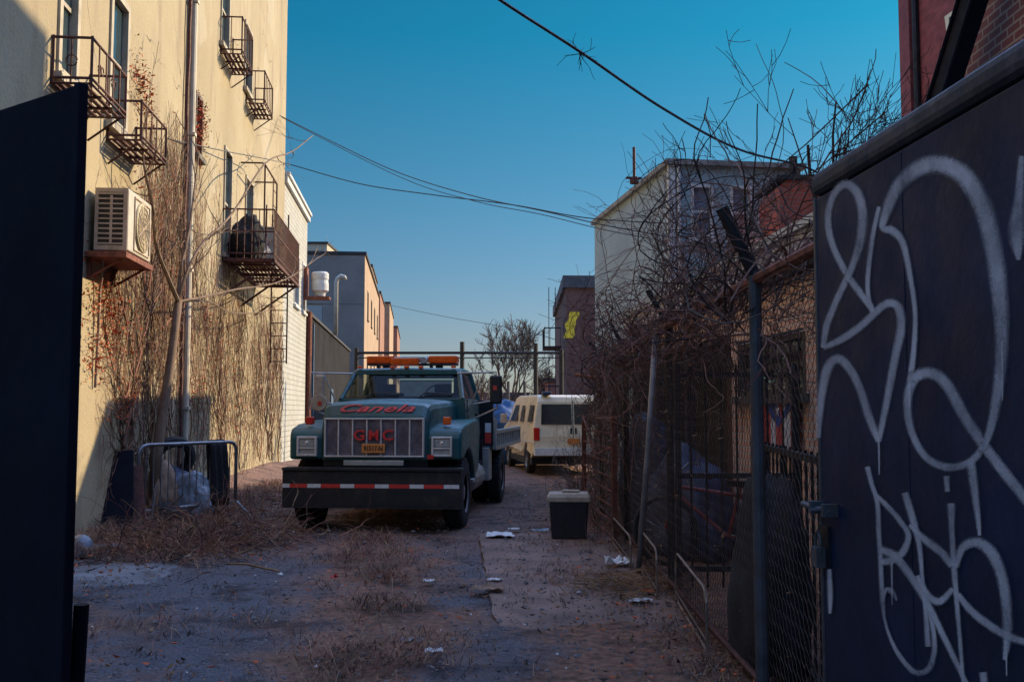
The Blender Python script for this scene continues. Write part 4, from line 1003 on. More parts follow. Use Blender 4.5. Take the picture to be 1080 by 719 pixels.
p0 = at(82, 87, 2.30); p1 = at(0, 115, 2.50)
d = Vector((p1.x-p0.x, p1.y-p0.y, 0)).normalized(); nl = Vector((d.y,-d.x,0)); 
if nl.y > 0: nl = -nl
gl = empty('gate_leaf', (p0.x, p0.y, 0), 0, 'plain dark steel gate leaf in front of the cream building', 'gate')
def lp(s, dd, z): q = d*s - nl*dd; return (q.x, q.y, z)
def lbx(mb, s0, s1, d0, d1, z0, z1): mb.add([lp(s,dd,z) for z in (z0,z1) for s,dd in ((s0,d0),(s1,d0),(s1,d1),(s0,d1))], [(0,3,2,1),(4,5,6,7),(0,1,5,4),(1,2,6,5),(2,3,7,6),(3,0,4,7)])
mb = MB(); lbx(mb, .012, 1.9, 0, .016, .06, p0.z-.004); mb.build('panel', m_gate2, gl, bevel=.004)
mb = MB(); lbx(mb, -.012, .0118, -.004, .022, .06, p0.z); mb.build('edge_bar', m_gate2, gl, bevel=.004)
b = at(86, 637, 3.0)
o = MB().tube([(b.x-.035, b.y, -.05), (b.x, b.y, b.z)], .022, 10).build('gate_stop', m_gate2); tag(o, 'short dark steel gate stop post beside the plain gate leaf', 'post')
q = gnd(85, 588)
o = lump('plastic_tub', M('pale blue plastic', (.16,.20,.26), .4), (q.x, q.y, .02), (.13,.13,.15), 3, .06, 1, 0, 3, label='pale blue rounded plastic tub lying by the dark gate leaf edge', cat='tub')
# ================================================================== TRUCK
tk = empty('tow_truck', (-1.82, 12.95, 0), R(-5.8), 'teal flatbed tow truck with amber light bar and wide black bumper, facing the viewer', 'truck')
RB = lambda *a: MB().box(*a)
# bumper
mb = MB(); mb.box(-1.18,1.18,0,.10,.34,.80); mb.box(-1.18,1.18,-.025,.22,.803,.845); mb.box(-1.18,1.18,-.02,.12,.325,.338); 
bu = mb.build('bumper', m_bumper, tk, bevel=.012)
rs, wsq = MB(), MB()
segs = [.33,.19,.29,.19,.29,.19,.29,.22,.23,.15]; x = -1.178
segs = [.10,.235,.185,.26,.19,.27,.19,.27,.19,.26,.205]; cols = 'wrwrwrwrwrw'
tot = sum(segs)
for i, s in enumerate(segs):
    s = s*2.33/tot
    (rs if cols[i]=='r' else wsq).box(x+.002, x+s-.002, -.0045, -.0015, .585, .635); x += s
rs.build('red_tape', m_tape_r, bu); wsq.build('white_tape', m_tape_w, bu)
mb = MB(); mb.box(-.40,.40,.11,.16,.865,.935); mb.build('licence_bar', m_silver, tk, bevel=.008)
mb = MB()
for s in (-1,1):
    mb.box(s*.45-.05,s*.45+.05,.12,5.9,.55,.78)
mb.box(-.5,.5,.3,1.4,.5,.9); mb.box(-.95,.95,.66,.84,.38,.52); mb.box(-.9,.9,4.6,4.8,.36,.52); mb.box(-.7,.7,.22,1.8,.85,.96)
mb.build('chassis', m_black_iron, tk)
# hood
mb = MB(); secs = []
for y, w, zb, zt in ((.185,.70,.94,1.49),(.20,.715,.94,1.525),(.29,.73,.94,1.655),(.42,.745,.94,1.690),(.70,.77,1.0,1.705),(1.2,.80,1.05,1.72),(1.78,.84,1.1,1.74)):
    c = []
    for (fx, dz) in ((-1,0),(-1,None),(-.985,-.09),(-.94,-.035),(-.86,-.008),(-.5,.012),(0,.02),(.5,.012),(.86,-.008),(.94,-.035),(.985,-.09),(1,None),(1,0)):
        z = zb if dz == 0 else (zt-.2 if dz is None else zt+dz)
        c.append((w*fx, y, z))
    secs.append(c)
mb.loft(secs); hood = mb.build('hood', m_teal, tk, smooth=False, bevel=.01)
# lettering on the hood brow
a = Vector((0,.197,1.535)); b = Vector((0,.292,1.668)); dv = (b-a).normalized(); nn = Vector((0,-dv.z,dv.y))
c = (a+b)/2 + nn*.014
M4 = Matrix(((1,0,0,-.02),(0,dv.y,nn.y,c.y),(0,dv.z,nn.z,c.z),(0,0,0,1)))
text_mesh('Canela', .165, 'lettering', M('faded red lettering', (.58,.05,.045), .6, 0, .3, 14, 0), hood, M4, .45, .003, .003, 2.15, 1.05)
# fenders with wheel arches
prof = [(.17,.94),(.165,1.22),(.19,1.30),(.26,1.35),(.55,1.40),(1.1,1.44),(1.74,1.46),(1.74,.74),(1.36,.62)]
prof += [(.75+.60*math.cos(R(t)), .46+.60*math.sin(R(t))) for t in range(18, 128, 9)]
for s in (-1,1):
    mb = MB()
    if s == 1: mb.prism(prof, lambda y,z: (.70,y,z), lambda y,z: (1.165-.05*max(0,(.5-y))*1.2,y,z))
    else: mb.prism(prof, lambda y,z: (-1.165+.05*max(0,(.5-y))*1.2,y,z), lambda y,z: (-.70,y,z))
    fd = mb.build('fender', m_teal, tk, bevel=.035, seg=3)
    hx_ = s*.90
    mb = MB(); x0,x1,z0,z1,y0 = hx_-.135,hx_+.135,.985,1.245,.115
    for (q0,q1,r0,r1) in ((x0,x1,z0,z0+.03),(x0,x1,z1-.03,z1),(x0,x0+.03,z0+.03,z1-.03),(x1-.03,x1,z0+.03,z1-.03),(x0+.03,x1-.03,z0+.095,z0+.115)): mb.box(q0,q1,y0,.20,r0,r1)
    hl = mb.build('headlight', m_chrome, tk, bevel=.006)
    mb = MB(); mb.box(x0+.03,x1-.03,y0+.012,.19,z0+.115,z1-.03); mb.build('lens', m_clear, hl, bevel=.02, seg=3)
    mb = MB(); mb.lathe([(0,0),(.02,.045),(.03,.05)], (hx_,y0+.0,z0+.175), 'y', 18); mb.build('bulb', m_chrome, hl, smooth=True)
    mb = MB(); mb.box(x0+.03,x1-.03,y0+.02,.18,z0+.03,z0+.095); mb.build('turn_signal', m_clear, hl, bevel=.008)
    mb = MB(); mb.box(s*.93-.05,s*.93+.05,.30,.42,1.395,1.50); mb.build('marker_lamp', m_amber if s==1 else m_redlens, fd, bevel=.015)
mb = MB(); mb.box(.715,.80,.095,.13,.955,1.01); mb.build('side_reflector', m_redlens, tk)
# grille
mb = MB(); x0,x1,z0,z1 = -.665,.665,.975,1.485
mb.box(x0,x1,.12,.19,z0,z0+.022); mb.box(x0,x1,.12,.19,z1-.022,z1); mb.box(x0,x0+.022,.12,.19,z0+.022,z1-.022); mb.box(x1-.022,x1,.12,.19,z0+.022,z1-.022)
for i in range(1,7): xx = x0+(x1-x0)*i/7; mb.box(xx-.010,xx+.010,.125,.185,z0+.022,z1-.022)
gf = mb.build('grille_frame', m_chrome, tk, bevel=.005)
mb = MB(); mb.box(x0+.02,x1-.02,.160,.188,z0+.02,z1-.02)
for i in range(26): z = z0+.03+i*.0178; mb.box(x0+.024,x1-.024,.148,.158,z,z+.007)
for i in range(56): xx = x0+.03+i*.0227; mb.box(xx,xx+.004,.150,.1595,z0+.024,z1-.024)
mb.build('mesh', m_grille, gf)
M4 = Matrix(((1,0,0,0),(0,0,-1,.116),(0,1,0,1.255),(0,0,0,1)))
for ch, xx in (('G',-.190),('M',0),('C',.190)):
    text_mesh(ch, .185, 'letter', m_redletter, gf, Matrix.Translation((xx,0,0)) @ M4, 0, .004, .012, 1.18 if ch != 'M' else 1.0)
mb = MB(); mb.box(-.155,.155,.100,.112,1.03,1.150); pl = mb.build('licence_plate', m_plate, tk, bevel=.006)
text_mesh('91517-N', .088, 'lettering', m_ink, pl, Matrix(((1,0,0,0),(0,0,-1,.0975),(0,1,0,1.087),(0,0,0,1))), 0, .002, .0012, .80)
# cab
cab = MB()
zb, zt = 1.76, 2.20
cab.loft([[(-.96,y,.78),(-.98,y,1.2),(-.95,y,zb),(.95,y,zb),(.98,y,1.2),(.96,y,.78)] for y in (1.79, 3.30)], 0, True)
P = lambda s: [(s*.90,1.80,zb-.02),(s*.80,2.20,zt-.03)]
for s in (-1,1):
    cab.tube([(s*.915,1.80,zb-.02),(s*.80,2.22,zt-.03)], .040, 6)
    cab.tube([(s*.93,3.26,zb-.02),(s*.80,3.24,zt-.03)], .055, 6)
    cab.tube([(s*.945,2.42,zb-.02),(s*.90,2.40,zt-.25),(s*.83,2.36,zt-.06)], .014, 4)
cab.box(-.86,.86,3.24,3.29,zb,zb+.06); cab.box(-.80,.80,3.23,3.27,zt-.10,zt-.03); 
for s in (-1,1): cab.box(min(s*.55,s*.86),max(s*.55,s*.86),3.235,3.28,zb+.06,zt-.1)
body = cab.build('cab', m_teal, tk, bevel=.012)
mb = MB(); mb.loft([[(-w,y,z-.05),(-w,y,z-.015),(-w+.05,y,z+.02),(0,y,z+.035),(w-.05,y,z+.02),(w,y,z-.015),(w,y,z-.05)] for y,w,z in ((2.16,.80,2.175),(2.22,.83,2.20),(2.7,.85,2.215),(3.26,.84,2.20),(3.31,.81,2.17))], 0, True)
roof = mb.build('roof', m_teal, tk, smooth=False, bevel=.01)
for xx in (-.72,-.22,0,.22,.72):
    mb = MB(); mb.box(xx-.035,xx+.035,2.14,2.21,2.225,2.258); mb.build('clearance_lamp', m_amber, roof, bevel=.01)
mb = MB(); mb.quad((-.89,1.815,zb),(.89,1.815,zb),(.79,2.205,zt-.045),(-.79,2.205,zt-.045)); mb.build('windscreen', m_glass, tk)
mb = MB(); mb.quad((-.55,3.262,zb+.06),(.55,3.262,zb+.06),(.55,3.25,zt-.1),(-.55,3.25,zt-.1)); mb.build('rear_window', m_glass, tk)
for s in (-1,1):
    mb = MB(); mb.quad((s*.945,1.88,zb),(s*.945,3.22,zb),(s*.815,3.20,zt-.05),(s*.815,2.24,zt-.05)); mb.build('side_window', m_glass, tk)
    mb = MB(); mb.loft([[(s*.962,y,.82),(s*.990,y,1.2),(s*.962,y,1.75),(s*.952,y,1.75),(s*.975,y,1.2),(s*.95,y,.82)] for y in (2.0,3.0)], 0, True); dr = mb.build('door', m_teal, tk, bevel=.006)
    mb = MB(); mb.box(min(s*.975,s*1.01),max(s*.975,s*1.01),2.78,2.94,1.50,1.535); mb.build('handle', m_black_plastic, dr, bevel=.005)
    mb = MB(); mb.box(min(s*.70,s*1.05),max(s*.70,s*1.05),2.0,2.9,.52,.57); mb.box(min(s*.72,s*.78),max(s*.72,s*.78),2.1,2.8,.57,.80); mb.build('step', m_silver, tk, bevel=.008)
mb = MB(); mb.box(-.92,.92,1.86,2.12,1.50,1.79); mb.box(-.93,.93,2.12,3.2,.8,.95)
for s in (-.45,.45): mb.box(s-.26,s+.26,2.75,2.90,1.2,1.86); mb.box(s-.13,s+.13,2.78,2.88,1.86,2.0); mb.box(s-.26,s+.26,2.4,2.9,1.1,1.25)
mb.tube([(.45+.19*math.cos(t*.2618),2.28+.07*math.sin(t*.2618),1.80+.17*math.sin(t*.2618)) for t in range(25)], .014, 5)
mb.build('interior', m_interior, tk, bevel=.02)
for xx, sg_ in ((-.55,1),(.25,1)):
    mb = MB(); n0 = Vector((xx,1.80,zb+.012)); mb.tube([n0, n0+Vector((.10,.05,.075)), n0+Vector((.50,.045,.05))], .011, 5); mb.build('wiper', m_black_plastic, tk)
# light bar
mb = MB(); mb.box(-.70,.70,2.52,2.80,2.285,2.315)
for s in (-.42,.42): mb.box(s-.05,s+.05,2.6,2.7,2.235,2.285); mb.cyl((s-.12,2.56,2.262),(s-.12,2.66,2.262),.022,8)
lb = mb.build('light_bar', m_black_plastic, tk)
for (xa, xb, za, zb_, mt, nm) in ((-.71,-.27,2.317,2.43,m_amber,'amber_lens'),(.27,.71,2.317,2.43,m_amber,'amber_lens'),(-.265,.265,2.335,2.42,m_clear,'clear_lens')):
    mb = MB(); mb.box(xa,xb,2.52,2.80,za,zb_); mb.build(nm, mt, lb, bevel=.02, seg=3)
mb = MB(); mb.box(-.30,.13,2.38,2.518,2.285,2.39); mb.build('amber_lens', m_amber, lb, bevel=.015)
mb = MB(); mb.lathe([(0,0),(0,.05),(.03,.06),(.03,0)], (.20,2.48,2.36), 'y', 14); mb.build('spot_lamp', m_clear, lb)
# mirrors
for s in (-1,1):
    mb = MB()
    mb.tube([(s*.80,2.05,2.14),(s*1.40,1.92,2.15),(s*1.42,1.90,1.62),(s*.96,2.0,1.42)], .016, 6)
    mb.tube([(s*.95,2.0,1.50),(s*1.22,1.93,2.145)], .012, 5); mb.tube([(s*.95,2.0,1.66),(s*1.42,1.90,1.74)], .012, 5)
    mr = mb.build('mirror_bracket', m_silver, tk)
    if s == 1:
        mb = MB(); mb.box(1.31,1.49,1.86,1.93,1.68,2.10); mb.build('mirror_head', m_black_plastic, mr, bevel=.03, seg=3)
        mb = MB(); mb.box(1.36,1.42,1.852,1.8585,1.88,1.95); mb.build('lamp', m_redlens, mr, bevel=.003)
    else:
        mb = MB(); mb.box(-1.36,-1.20,1.88,1.96,1.78,2.12); mb.build('mirror_head', m_lid, mr, bevel=.04, seg=3)
        mb = MB(); mb.lathe([(0,0),(0,.12),(.02,.13),(.05,.1),(.06,0)], (-1.27,1.86,1.70), 'y', 18); mb.build('convex_mirror', m_lid, mr)
        mb = MB(); mb.lathe([(0,0),(0,.035),(.012,.03),(.013,0)], (-1.25,1.846,1.69), 'y', 12); mb.build('lamp', m_redlens, mr)
# fuel tank, tool box
mb = MB(); mb.tube([(.82,2.25,.56),(.82,3.3,.56)], .24, 16); mb.build('fuel_tank', m_silver, tk)
mb = MB(); mb.box(.62,1.10,3.45,3.85,.45,.98); mb.build('tool_box', m_silver, tk, bevel=.01)
mb = MB(); mb.cyl((.95,3.35,.4),(.95,3.35,1.1),.06,10); mb.cyl((.75,3.3,.7),(1.0,3.3,.7),.09,12); mb.build('air_filter', m_black_iron, tk)
# bed
mb = MB(); mb.box(-1.12,1.12,3.62,8.1,1.0,1.12); mb.box(-1.15,1.15,3.58,3.66,1.0,1.75); mb.build('bed', m_black_iron, tk, bevel=.008)
for s in (-1,1):
    mb = MB()
    for z in ((.93,.99),(1.20,1.26)): mb.box(min(s*1.13,s*1.19),max(s*1.13,s*1.19),3.75,8.1,*z)
    for i in range(15): y = 3.75+i*(4.35-.06)/14; mb.box(min(s*1.13,s*1.185),max(s*1.13,s*1.185),y,y+.07,.99,1.20)
    mb.box(min(s*1.125,s*1.135),max(s*1.125,s*1.135),3.76,8.09,.985,1.205)
    mb.build('side_rail', m_silver, tk)
    mb = MB(); mb.add([(s*1.13,3.66,.95),(s*1.13,3.74,.95),(s*1.13,3.74,1.45),(s*1.05,3.62,1.52),(s*1.20,3.66,.95),(s*1.20,3.74,.95),(s*1.20,3.74,1.42),(s*1.15,3.62,1.50)], [(0,1,2,3),(4,7,6,5),(0,3,7,4),(1,5,6,2),(3,2,6,7),(0,4,5,1)]); mb.build('stake', m_silver, tk)
    mb = MB(); mb.box(min(s*1.02,s*1.12),max(s*1.02,s*1.12),3.574,3.578,1.05,1.22); mb.build('red_tape', m_tape_r, tk)
    mb = MB(); mb.box(min(s*1.02,s*1.12),max(s*1.02,s*1.12),3.574,3.578,1.225,1.38); mb.build('white_tape', m_tape_w, tk)
mb = MB(); mb.tube([(.85,4.0,1.12),(.6,4.3,1.35),(.75,4.6,1.2),(1.0,5.0,1.36)], .035, 6); mb.build('winch_hose', m_black_plastic, tk)
# wheels
def wheel(name, x, y, r, w, s, rimr=.27):
    mb = MB(); h = w/2
    mb.lathe([(-h,rimr),(-h*1.02,r*.78),(-h*.9,r*.95),(-h*.6,r),(h*.6,r),(h*.9,r*.95),(h*1.02,r*.78),(h,rimr)], (x,y,r), 'x', 36)
    t = mb.build(name, m_rubber, tk, smooth=False, bevel=0)
    mb = MB()
    for i in range(36):
        a = i*math.pi/18; 
        for sd in (-1,1):
            mt = Matrix.Translation((x+sd*h*.42, y, r)) @ Matrix.Rotation(a, 4, 'X') @ Matrix.Translation((0,0,r+.002)) @ Matrix.Rotation(sd*.4,4,'Z')
            mb.box(-h*.36,h*.36,-.022,.022,-.02,.009, mat=mt)
    mb.build('tread', m_rubber, t)
    mb = MB(); mb.lathe([(-h*.9,rimr),(-h*.8,rimr-.03),(s*h*.2,rimr-.05),(s*h*.3,.12),(s*h*.75,.10),(s*h*.8,0)] if s > 0 else [(h*.9,rimr),(h*.8,rimr-.03),(s*h*.2,rimr-.05),(s*h*.3,.12),(s*h*.75,.10),(s*h*.8,0)], (x,y,r), 'x', 28)
    mb.lathe([(s*h*.95,rimr+.005),(s*h*.80,rimr-.02)], (x,y,r), 'x', 28)
    mb.build('rim', m_rim, t)
for s in (-1,1): wheel('wheel', s*1.0, .75, .48, .27, s)
for s in (-1,1):
    wheel('wheel', s*1.07, 4.7, .47, .24, s); wheel('wheel', s*.80, 4.7, .47, .24, s)

# ================================================================== VAN
vn = empty('cargo_van', (1.50, 24.45, 0), R(8.5), 'cream full size van parked nose away beside the vine covered fence', 'van')
vp_ = [(0.0,.52),(-.02,.95),(.03,1.18),(.13,1.80),(.20,1.92),(.34,1.97),(3.2,1.99),(3.65,1.93),(4.35,1.30),(5.05,1.16),(5.28,.95),(5.28,.42),(4.80,.40)]
vp_ += [(4.35+.42*math.cos(R(t)), .36+.42*math.sin(R(t))) for t in range(8, 180, 17)] + [(3.8,.36),(1.6,.38)]
vp_ += [(1.12+.42*math.cos(R(t)), .36+.42*math.sin(R(t))) for t in range(8, 180, 17)] + [(.55,.45)]
vx = lambda z: 1.0 - (.16*max(0,(z-1.05)/.92)**1.3) - (.05 if z < .5 else 0)
mb = MB()
# split into bands so the tumblehome curves: side skins via prism of profile with x by height
mb.prism(vp_, lambda y,z: (-vx(z),y,z), lambda y,z: (vx(z),y,z))
vb = mb.build('body', m_van, vn, bevel=.045, seg=3)
mb = MB()
for (xa,xb) in ((-.80,-.035),(.035,.80)):
    f = lambda x,z: (x*(1-.07*(z-1.2)), .022+(z-1.2)*.165-.012, z)
    mb.quad(f(xa,1.25),f(xb,1.25),f(xb,1.74),f(xa,1.74))
mb.build('rear_window', m_pane, vn)
mb = MB()
def vrear(x, z, o=.0): return (x, .018+(z-1.18)*.165-o if z > 1.18 else (-.02+.05*(z-.95)/.23 if z > .95 else -.02*(z-.52)/.43)-o, z)
for xx in (-.012,.012):
    pass
for z0_,z1_ in ((.56,.95),(.95,1.18),(1.18,1.85)):
    mb.quad(vrear(-.008,z0_,.004),vrear(.008,z0_,.004),vrear(.008,z1_,.004),vrear(-.008,z1_,.004))
mb.build('door_seam', m_ink, vn)
mb = MB(); 
for s in (-.06,.06): mb.box(s-.02,s+.02,-.045,.0,1.02,1.16)
mb.build('handle', m_black_plastic, vn)
for s in (-1,1):
    mb = MB(); mb.box(min(s*.84,s*.985),max(s*.84,s*.985),-.045,.03,.86,1.17); mb.build('tail_lamp', m_redlens, vn, bevel=.012)
mb = MB(); mb.box(-.98,.98,-.16,.02,.50,.68); mb.box(-.85,.85,-.162,-.16,.56,.62); mb.build('bumper', m_white, vn, bevel=.025)
mb = MB(); mb.box(-.15,.15,-.05,-.03,.76,.90); mb.build('licence_plate', m_plate, vn)
for s in (-1,1):
    mb = MB()
    def sq(y0,y1,z0,z1,lean=.0):
        e = .006
        mb.quad((s*(vx(z0)+e),y0,z0),(s*(vx(z0)+e),y1,z0),(s*(vx(z1)+e),y1-lean,z1),(s*(vx(z1)+e),y0-lean*.0,z1))
    sq(.42,1.0,1.30,1.72); mb.build('side_window', m_pane, vn, fix=False)
    mb = MB(); sq(1.75,2.25,1.30,1.72); mb.build('side_window', m_pane, vn, fix=False)
    mb = MB(); sq(2.75,3.95,1.30,1.74,.55); mb.build('door_window', m_pane, vn, fix=False)
    mb = MB()
    for y in (1.55,2.6,3.9): mb.box(min(s*.985,s*1.004),max(s*.985,s*1.004),y,y+.012,.5,1.05)
    mb.box(min(s*.985,s*1.006),max(s*.985,s*1.006),.05,5.1,.80,.83)
    mb.build('side_trim', m_trim, vn)
    for y in (1.12,4.35):
        mb = MB(); mb.lathe([(-.11,.2),(-.115,.30),(-.08,.355),(.08,.355),(.115,.30),(.11,.2)], (s*.88,y,.36), 'x', 28); w = mb.build('wheel', m_rubber, vn)
        mb = MB(); mb.lathe([(s*.10,.2),(s*.06,.19),(s*.03,.08),(s*.09,.06),(s*.095,0)], (s*.88,y,.36), 'x', 20); mb.build('rim', m_rim, w)
    mb = MB(); mb.tube([(s*.96,3.85,1.28),(s*1.14,3.9,1.32)], .02, 5); mb.box(min(s*1.08,s*1.26),max(s*1.08,s*1.26),3.84,3.92,1.24,1.50); mb.build('wing_mirror', m_lid, vn, bevel=.02)
mb = MB(); mb.box(-.95,.95,.5,5.0,.25,.42); mb.build('chassis', m_black_iron, vn)
mb = MB(); mb.box(-.74,-.52,.10,.34,1.965,2.05); mb.build('roof_pack', m_navytarp, vn, bevel=.02)

# blue tarp pile beyond the truck
p = at(541, 432, 29.8)
lump('covered_pile', m_bluetarp, (p.x-.25, 30.6, -.1), (.95,1.2,1.22), 7, .20, 1.3, .3, 5, 'bright blue tarp draped over a pile between the truck and the van', 'tarp', ridge=True)

# ================================================================== LEFT CLUTTER
A = Vector((-4.98,13.35,.04)); B = Vector((-4.12,14.95,.02))
dd = (B-A); LB = dd.length
br = empty('crowd_barrier', A, math.atan2(dd.y, dd.x), 'galvanised steel crowd barrier with rounded top corners in the brush by the cream wall', 'barrier')
mb = MB(); r_ = .026; zt_ = 1.08; zl = .20
mb.tube([(0,0,zl),(0,0,zt_-.14),(.02,0,zt_-.06),(.06,0,zt_-.02),(.14,0,zt_),(LB-.14,0,zt_),(LB-.06,0,zt_-.02),(LB-.02,0,zt_-.06),(LB,0,zt_-.14),(LB,0,zl)], r_, 8)
mb.tube([(0,0,zl),(LB,0,zl)], .022, 8); mb.build('frame', m_steel, br, smooth=True)
mb = MB()
for i in range(1, 14): mb.tube([(LB*i/14,0,zl),(LB*i/14,0,zt_)], .009, 6)
mb.build('bars', m_steel, br)
for x in (.02, LB-.02):
    mb = MB(); mb.tube([(x,-.32,0),(x,-.05,.20),(x,.05,.20),(x,.32,0)], .02, 6); mb.build('foot', m_steel, br)
cl = MB(); nx_, nz_ = 10, 14
Mx = Matrix.Translation(A) @ Matrix.Rotation(math.atan2(dd.y,dd.x),4,'Z')
x0 = LB*.70
pts = {}
path = [(-.05,-.0)]+[]
def cl_pt(i, j):
    u = i/nx_; t = j/nz_*1.75
    x = x0 + .36*u*(1-.12*t) + .015*math.sin(t*5)
    fold = .018*math.sin(u*17+t*2)
    if t < .95: return Mx @ Vector((x, -.045+fold-.02*t*0, 1.115-.95+t if t < .95 else 0))
    if t < 1.05: return Mx @ Vector((x, -.03+(t-.95)*.7, 1.122))
    return Mx @ Vector((x, .045+fold, 1.115-(t-1.05)))
cl.v = [tuple(cl_pt(i,j)) for j in range(nz_+1) for i in range(nx_+1)]
for j in range(nz_):
    for i in range(nx_): a = j*(nx_+1)+i; cl.f.append((a,a+1,a+nx_+2,a+nx_+1)); cl.m.append(0)
o = cl.build('draped_cloth', m_cloth, smooth=True); sol = o.modifiers.new('thick','SOLIDIFY'); sol.thickness = .012
tag(o, 'black cloth draped over the crowd barrier', 'cloth')
# leaning dark boards by the wall
def slab(name, mat, a, b, w, th, label, cat, side=Vector((0,1,0))):
    a = Vector(a); b = Vector(b); d = (b-a).normalized(); s_ = (side - d*side.dot(d)).normalized()*w/2; n_ = d.cross(s_).normalized()*th/2
    mb = MB(); vs = [q+e*s_+f*n_ for q in (a,b) for e,f in ((-1,-1),(1,-1),(1,1),(-1,1))]
    mb.add(vs, [(0,3,2,1),(4,5,6,7),(0,1,5,4),(1,2,6,5),(2,3,7,6),(3,0,4,7)])
    return tag(mb.build(name, mat, bevel=.006), label, cat)
pA0 = gnd(108, 568); pA1 = at(118, 478, 12.9)
slab('leaning_board', m_gate2, (pA0.x+.15, 12.5, .02), (pA1.x, 13.05, 1.05), .42, .05, 'tall dark board leaning on the cream wall beside the crowd barrier', 'board', Vector((1,.3,0)))
slab('leaning_board', m_rust, (-4.78, 12.75, .02), (-4.98, 13.1, .85), .28, .04, 'shorter rusty board in front of the tall dark leaning board', 'board', Vector((1,.3,0)))
o = MB().tube([(-4.62,12.85,.05),(-4.60,12.95,.62)], .014, 6).build('thin_rod', m_steel); tag(o, 'thin pale rod standing in front of the leaning boards', 'rod')
lump('plastic_sheet', m_greytarp, (-4.62, 14.5, .05), (.28,.26,.42), 21, .28, 1.7, .3, 5, 'crumpled grey white plastic sheet behind the barrier bars', 'plastic sheet', ridge=True)
lump('cardboard_bundle', m_card, (-4.98, 14.2, .05), (.26,.42,.50), 23, .22, 1.4, .4, 4, 'brown cardboard bundle behind the rounded end of the barrier', 'cardboard', ridge=True)
lump('rubbish_bag', m_cloth, (-4.75, 13.75, .03), (.22,.30,.20), 27, .2, 1.4, .4, 4, 'low black bag lying behind the barrier bars', 'bag')
ty = empty('old_tyre', (-5.00, 14.75, .88), 0, 'worn black tyre propped on top of the junk behind the barrier', 'tyre')
mb = MB(); mb.lathe([(-.08,.21),(-.085,.28),(-.05,.33),(.05,.33),(.085,.28),(.08,.21),(.05,.2),(-.05,.2)], (0,0,0), 'y', 32); mb.build('rubber', m_rubber, ty, smooth=False); ty.rotation_euler = (R(20),R(0),R(40))
lump('junk_pile', m_navytarp, (-5.0, 14.8, .02), (.34,.42,.46), 33, .25, 1.6, 0, 4, 'dark bundle of junk under the old tyre', 'bundle')
# ================================================================== WOODY PLANTS
def branch(mb, p, d, L, r, lvl, rnd, minr=.006, spread=.55, up=.12, nseg=5, kids=(3,5), n=5, crook=.16, droop=0):
    pts = [Vector(p)]; rs = [r]; d = Vector(d).normalized()
    for i in range(nseg):
        d = (d + Vector((rnd.gauss(0,crook),rnd.gauss(0,crook),rnd.gauss(0,crook)+up-droop))).normalized()
        pts.append(pts[-1] + d*L/nseg); rs.append(max(minr*.7, r*(1-.62*(i+1)/nseg)))
    mb.tube(pts, rs, n if r > .03 else (4 if r > .012 else 3), cap=False)
    if lvl <= 0: return
    for k in range(rnd.randint(*kids)):
        t = rnd.uniform(.3, 1.0); i = min(nseg-1, int(t*nseg)); q = pts[i].lerp(pts[i+1], t*nseg-i)
        ax = Vector((rnd.gauss(0,1),rnd.gauss(0,1),rnd.gauss(0,1))).normalized()
        nd = (d + ax*spread*rnd.uniform(.7,1.5)).normalized()
        branch(mb, q, nd, L*rnd.uniform(.5,.78), max(minr, rs[i]*rnd.uniform(.5,.7)), lvl-1, rnd, minr, spread, up, max(3,nseg-1), kids, n, crook, droop)
def bare_tree(name, loc, h, r, label, seed, lvl=5, lean=(0,0,1), mat=None, minr=.008, spread=.55, trunk_frac=.35, kids=(3,5), up=.12):
    rnd = random.Random(seed); root = empty(name, loc, 0, label, 'tree')
    tr = MB(); d = Vector(lean).normalized(); th_ = h*trunk_frac
    pts = [Vector((0,0,-.1))]; 
    for i in range(6): pts.append(pts[-1] + (d+Vector((rnd.gauss(0,.05),rnd.gauss(0,.05),0)))*th_/6)
    tr.tube(pts, [r*(1-.08*i) for i in range(7)], 8); tr.build('trunk', mat or m_twig_grey, root)
    cr = MB()
    for k in range(rnd.randint(4,6)):
        a = k*2*math.pi/5+rnd.uniform(-.4,.4); nd = Vector((math.cos(a)*spread,math.sin(a)*spread,1)).normalized()
        branch(cr, pts[-1-rnd.randint(0,2)], nd, h*.36, r*.5, lvl-1, rnd, minr, spread, up, 5, kids)
    cr.build('crown', mat or m_twig_grey, root, fix=False); return root
bare_tree('bare_tree', (5.35, 15.2, 0), 7.7, .12, 'bare grey tree in front of the red building, behind the graffiti gate top', 12, 5, (-.05,0,1), m_twig_dark, .007, .75, .4, (3,4), .06)
p = at(540, 420, 75); bare_tree('bare_tree', (p.x, 75, 0), 8.4, .22, 'large bare tree in the distance above the van and the truck bed', 5, 5, (0,0,1), m_twig_grey, .022, .6, .3, (3,5), .12)
p = at(513, 420, 92); bare_tree('bare_tree', (p.x, 92, 0), 6.3, .2, 'smaller bare tree behind the pipe frame close to the truck mirror', 8, 4, (0,0,1), m_twig_grey, .026, .6, .3, (3,5), .12)
p = at(572, 420, 85); bare_tree('bare_tree', (p.x, 85, 0), 6.0, .2, 'smaller bare tree between the frame post and the brown brick building', 9, 4, (0,0,1), m_twig_dark, .024, .6, .3, (3,5), .12)

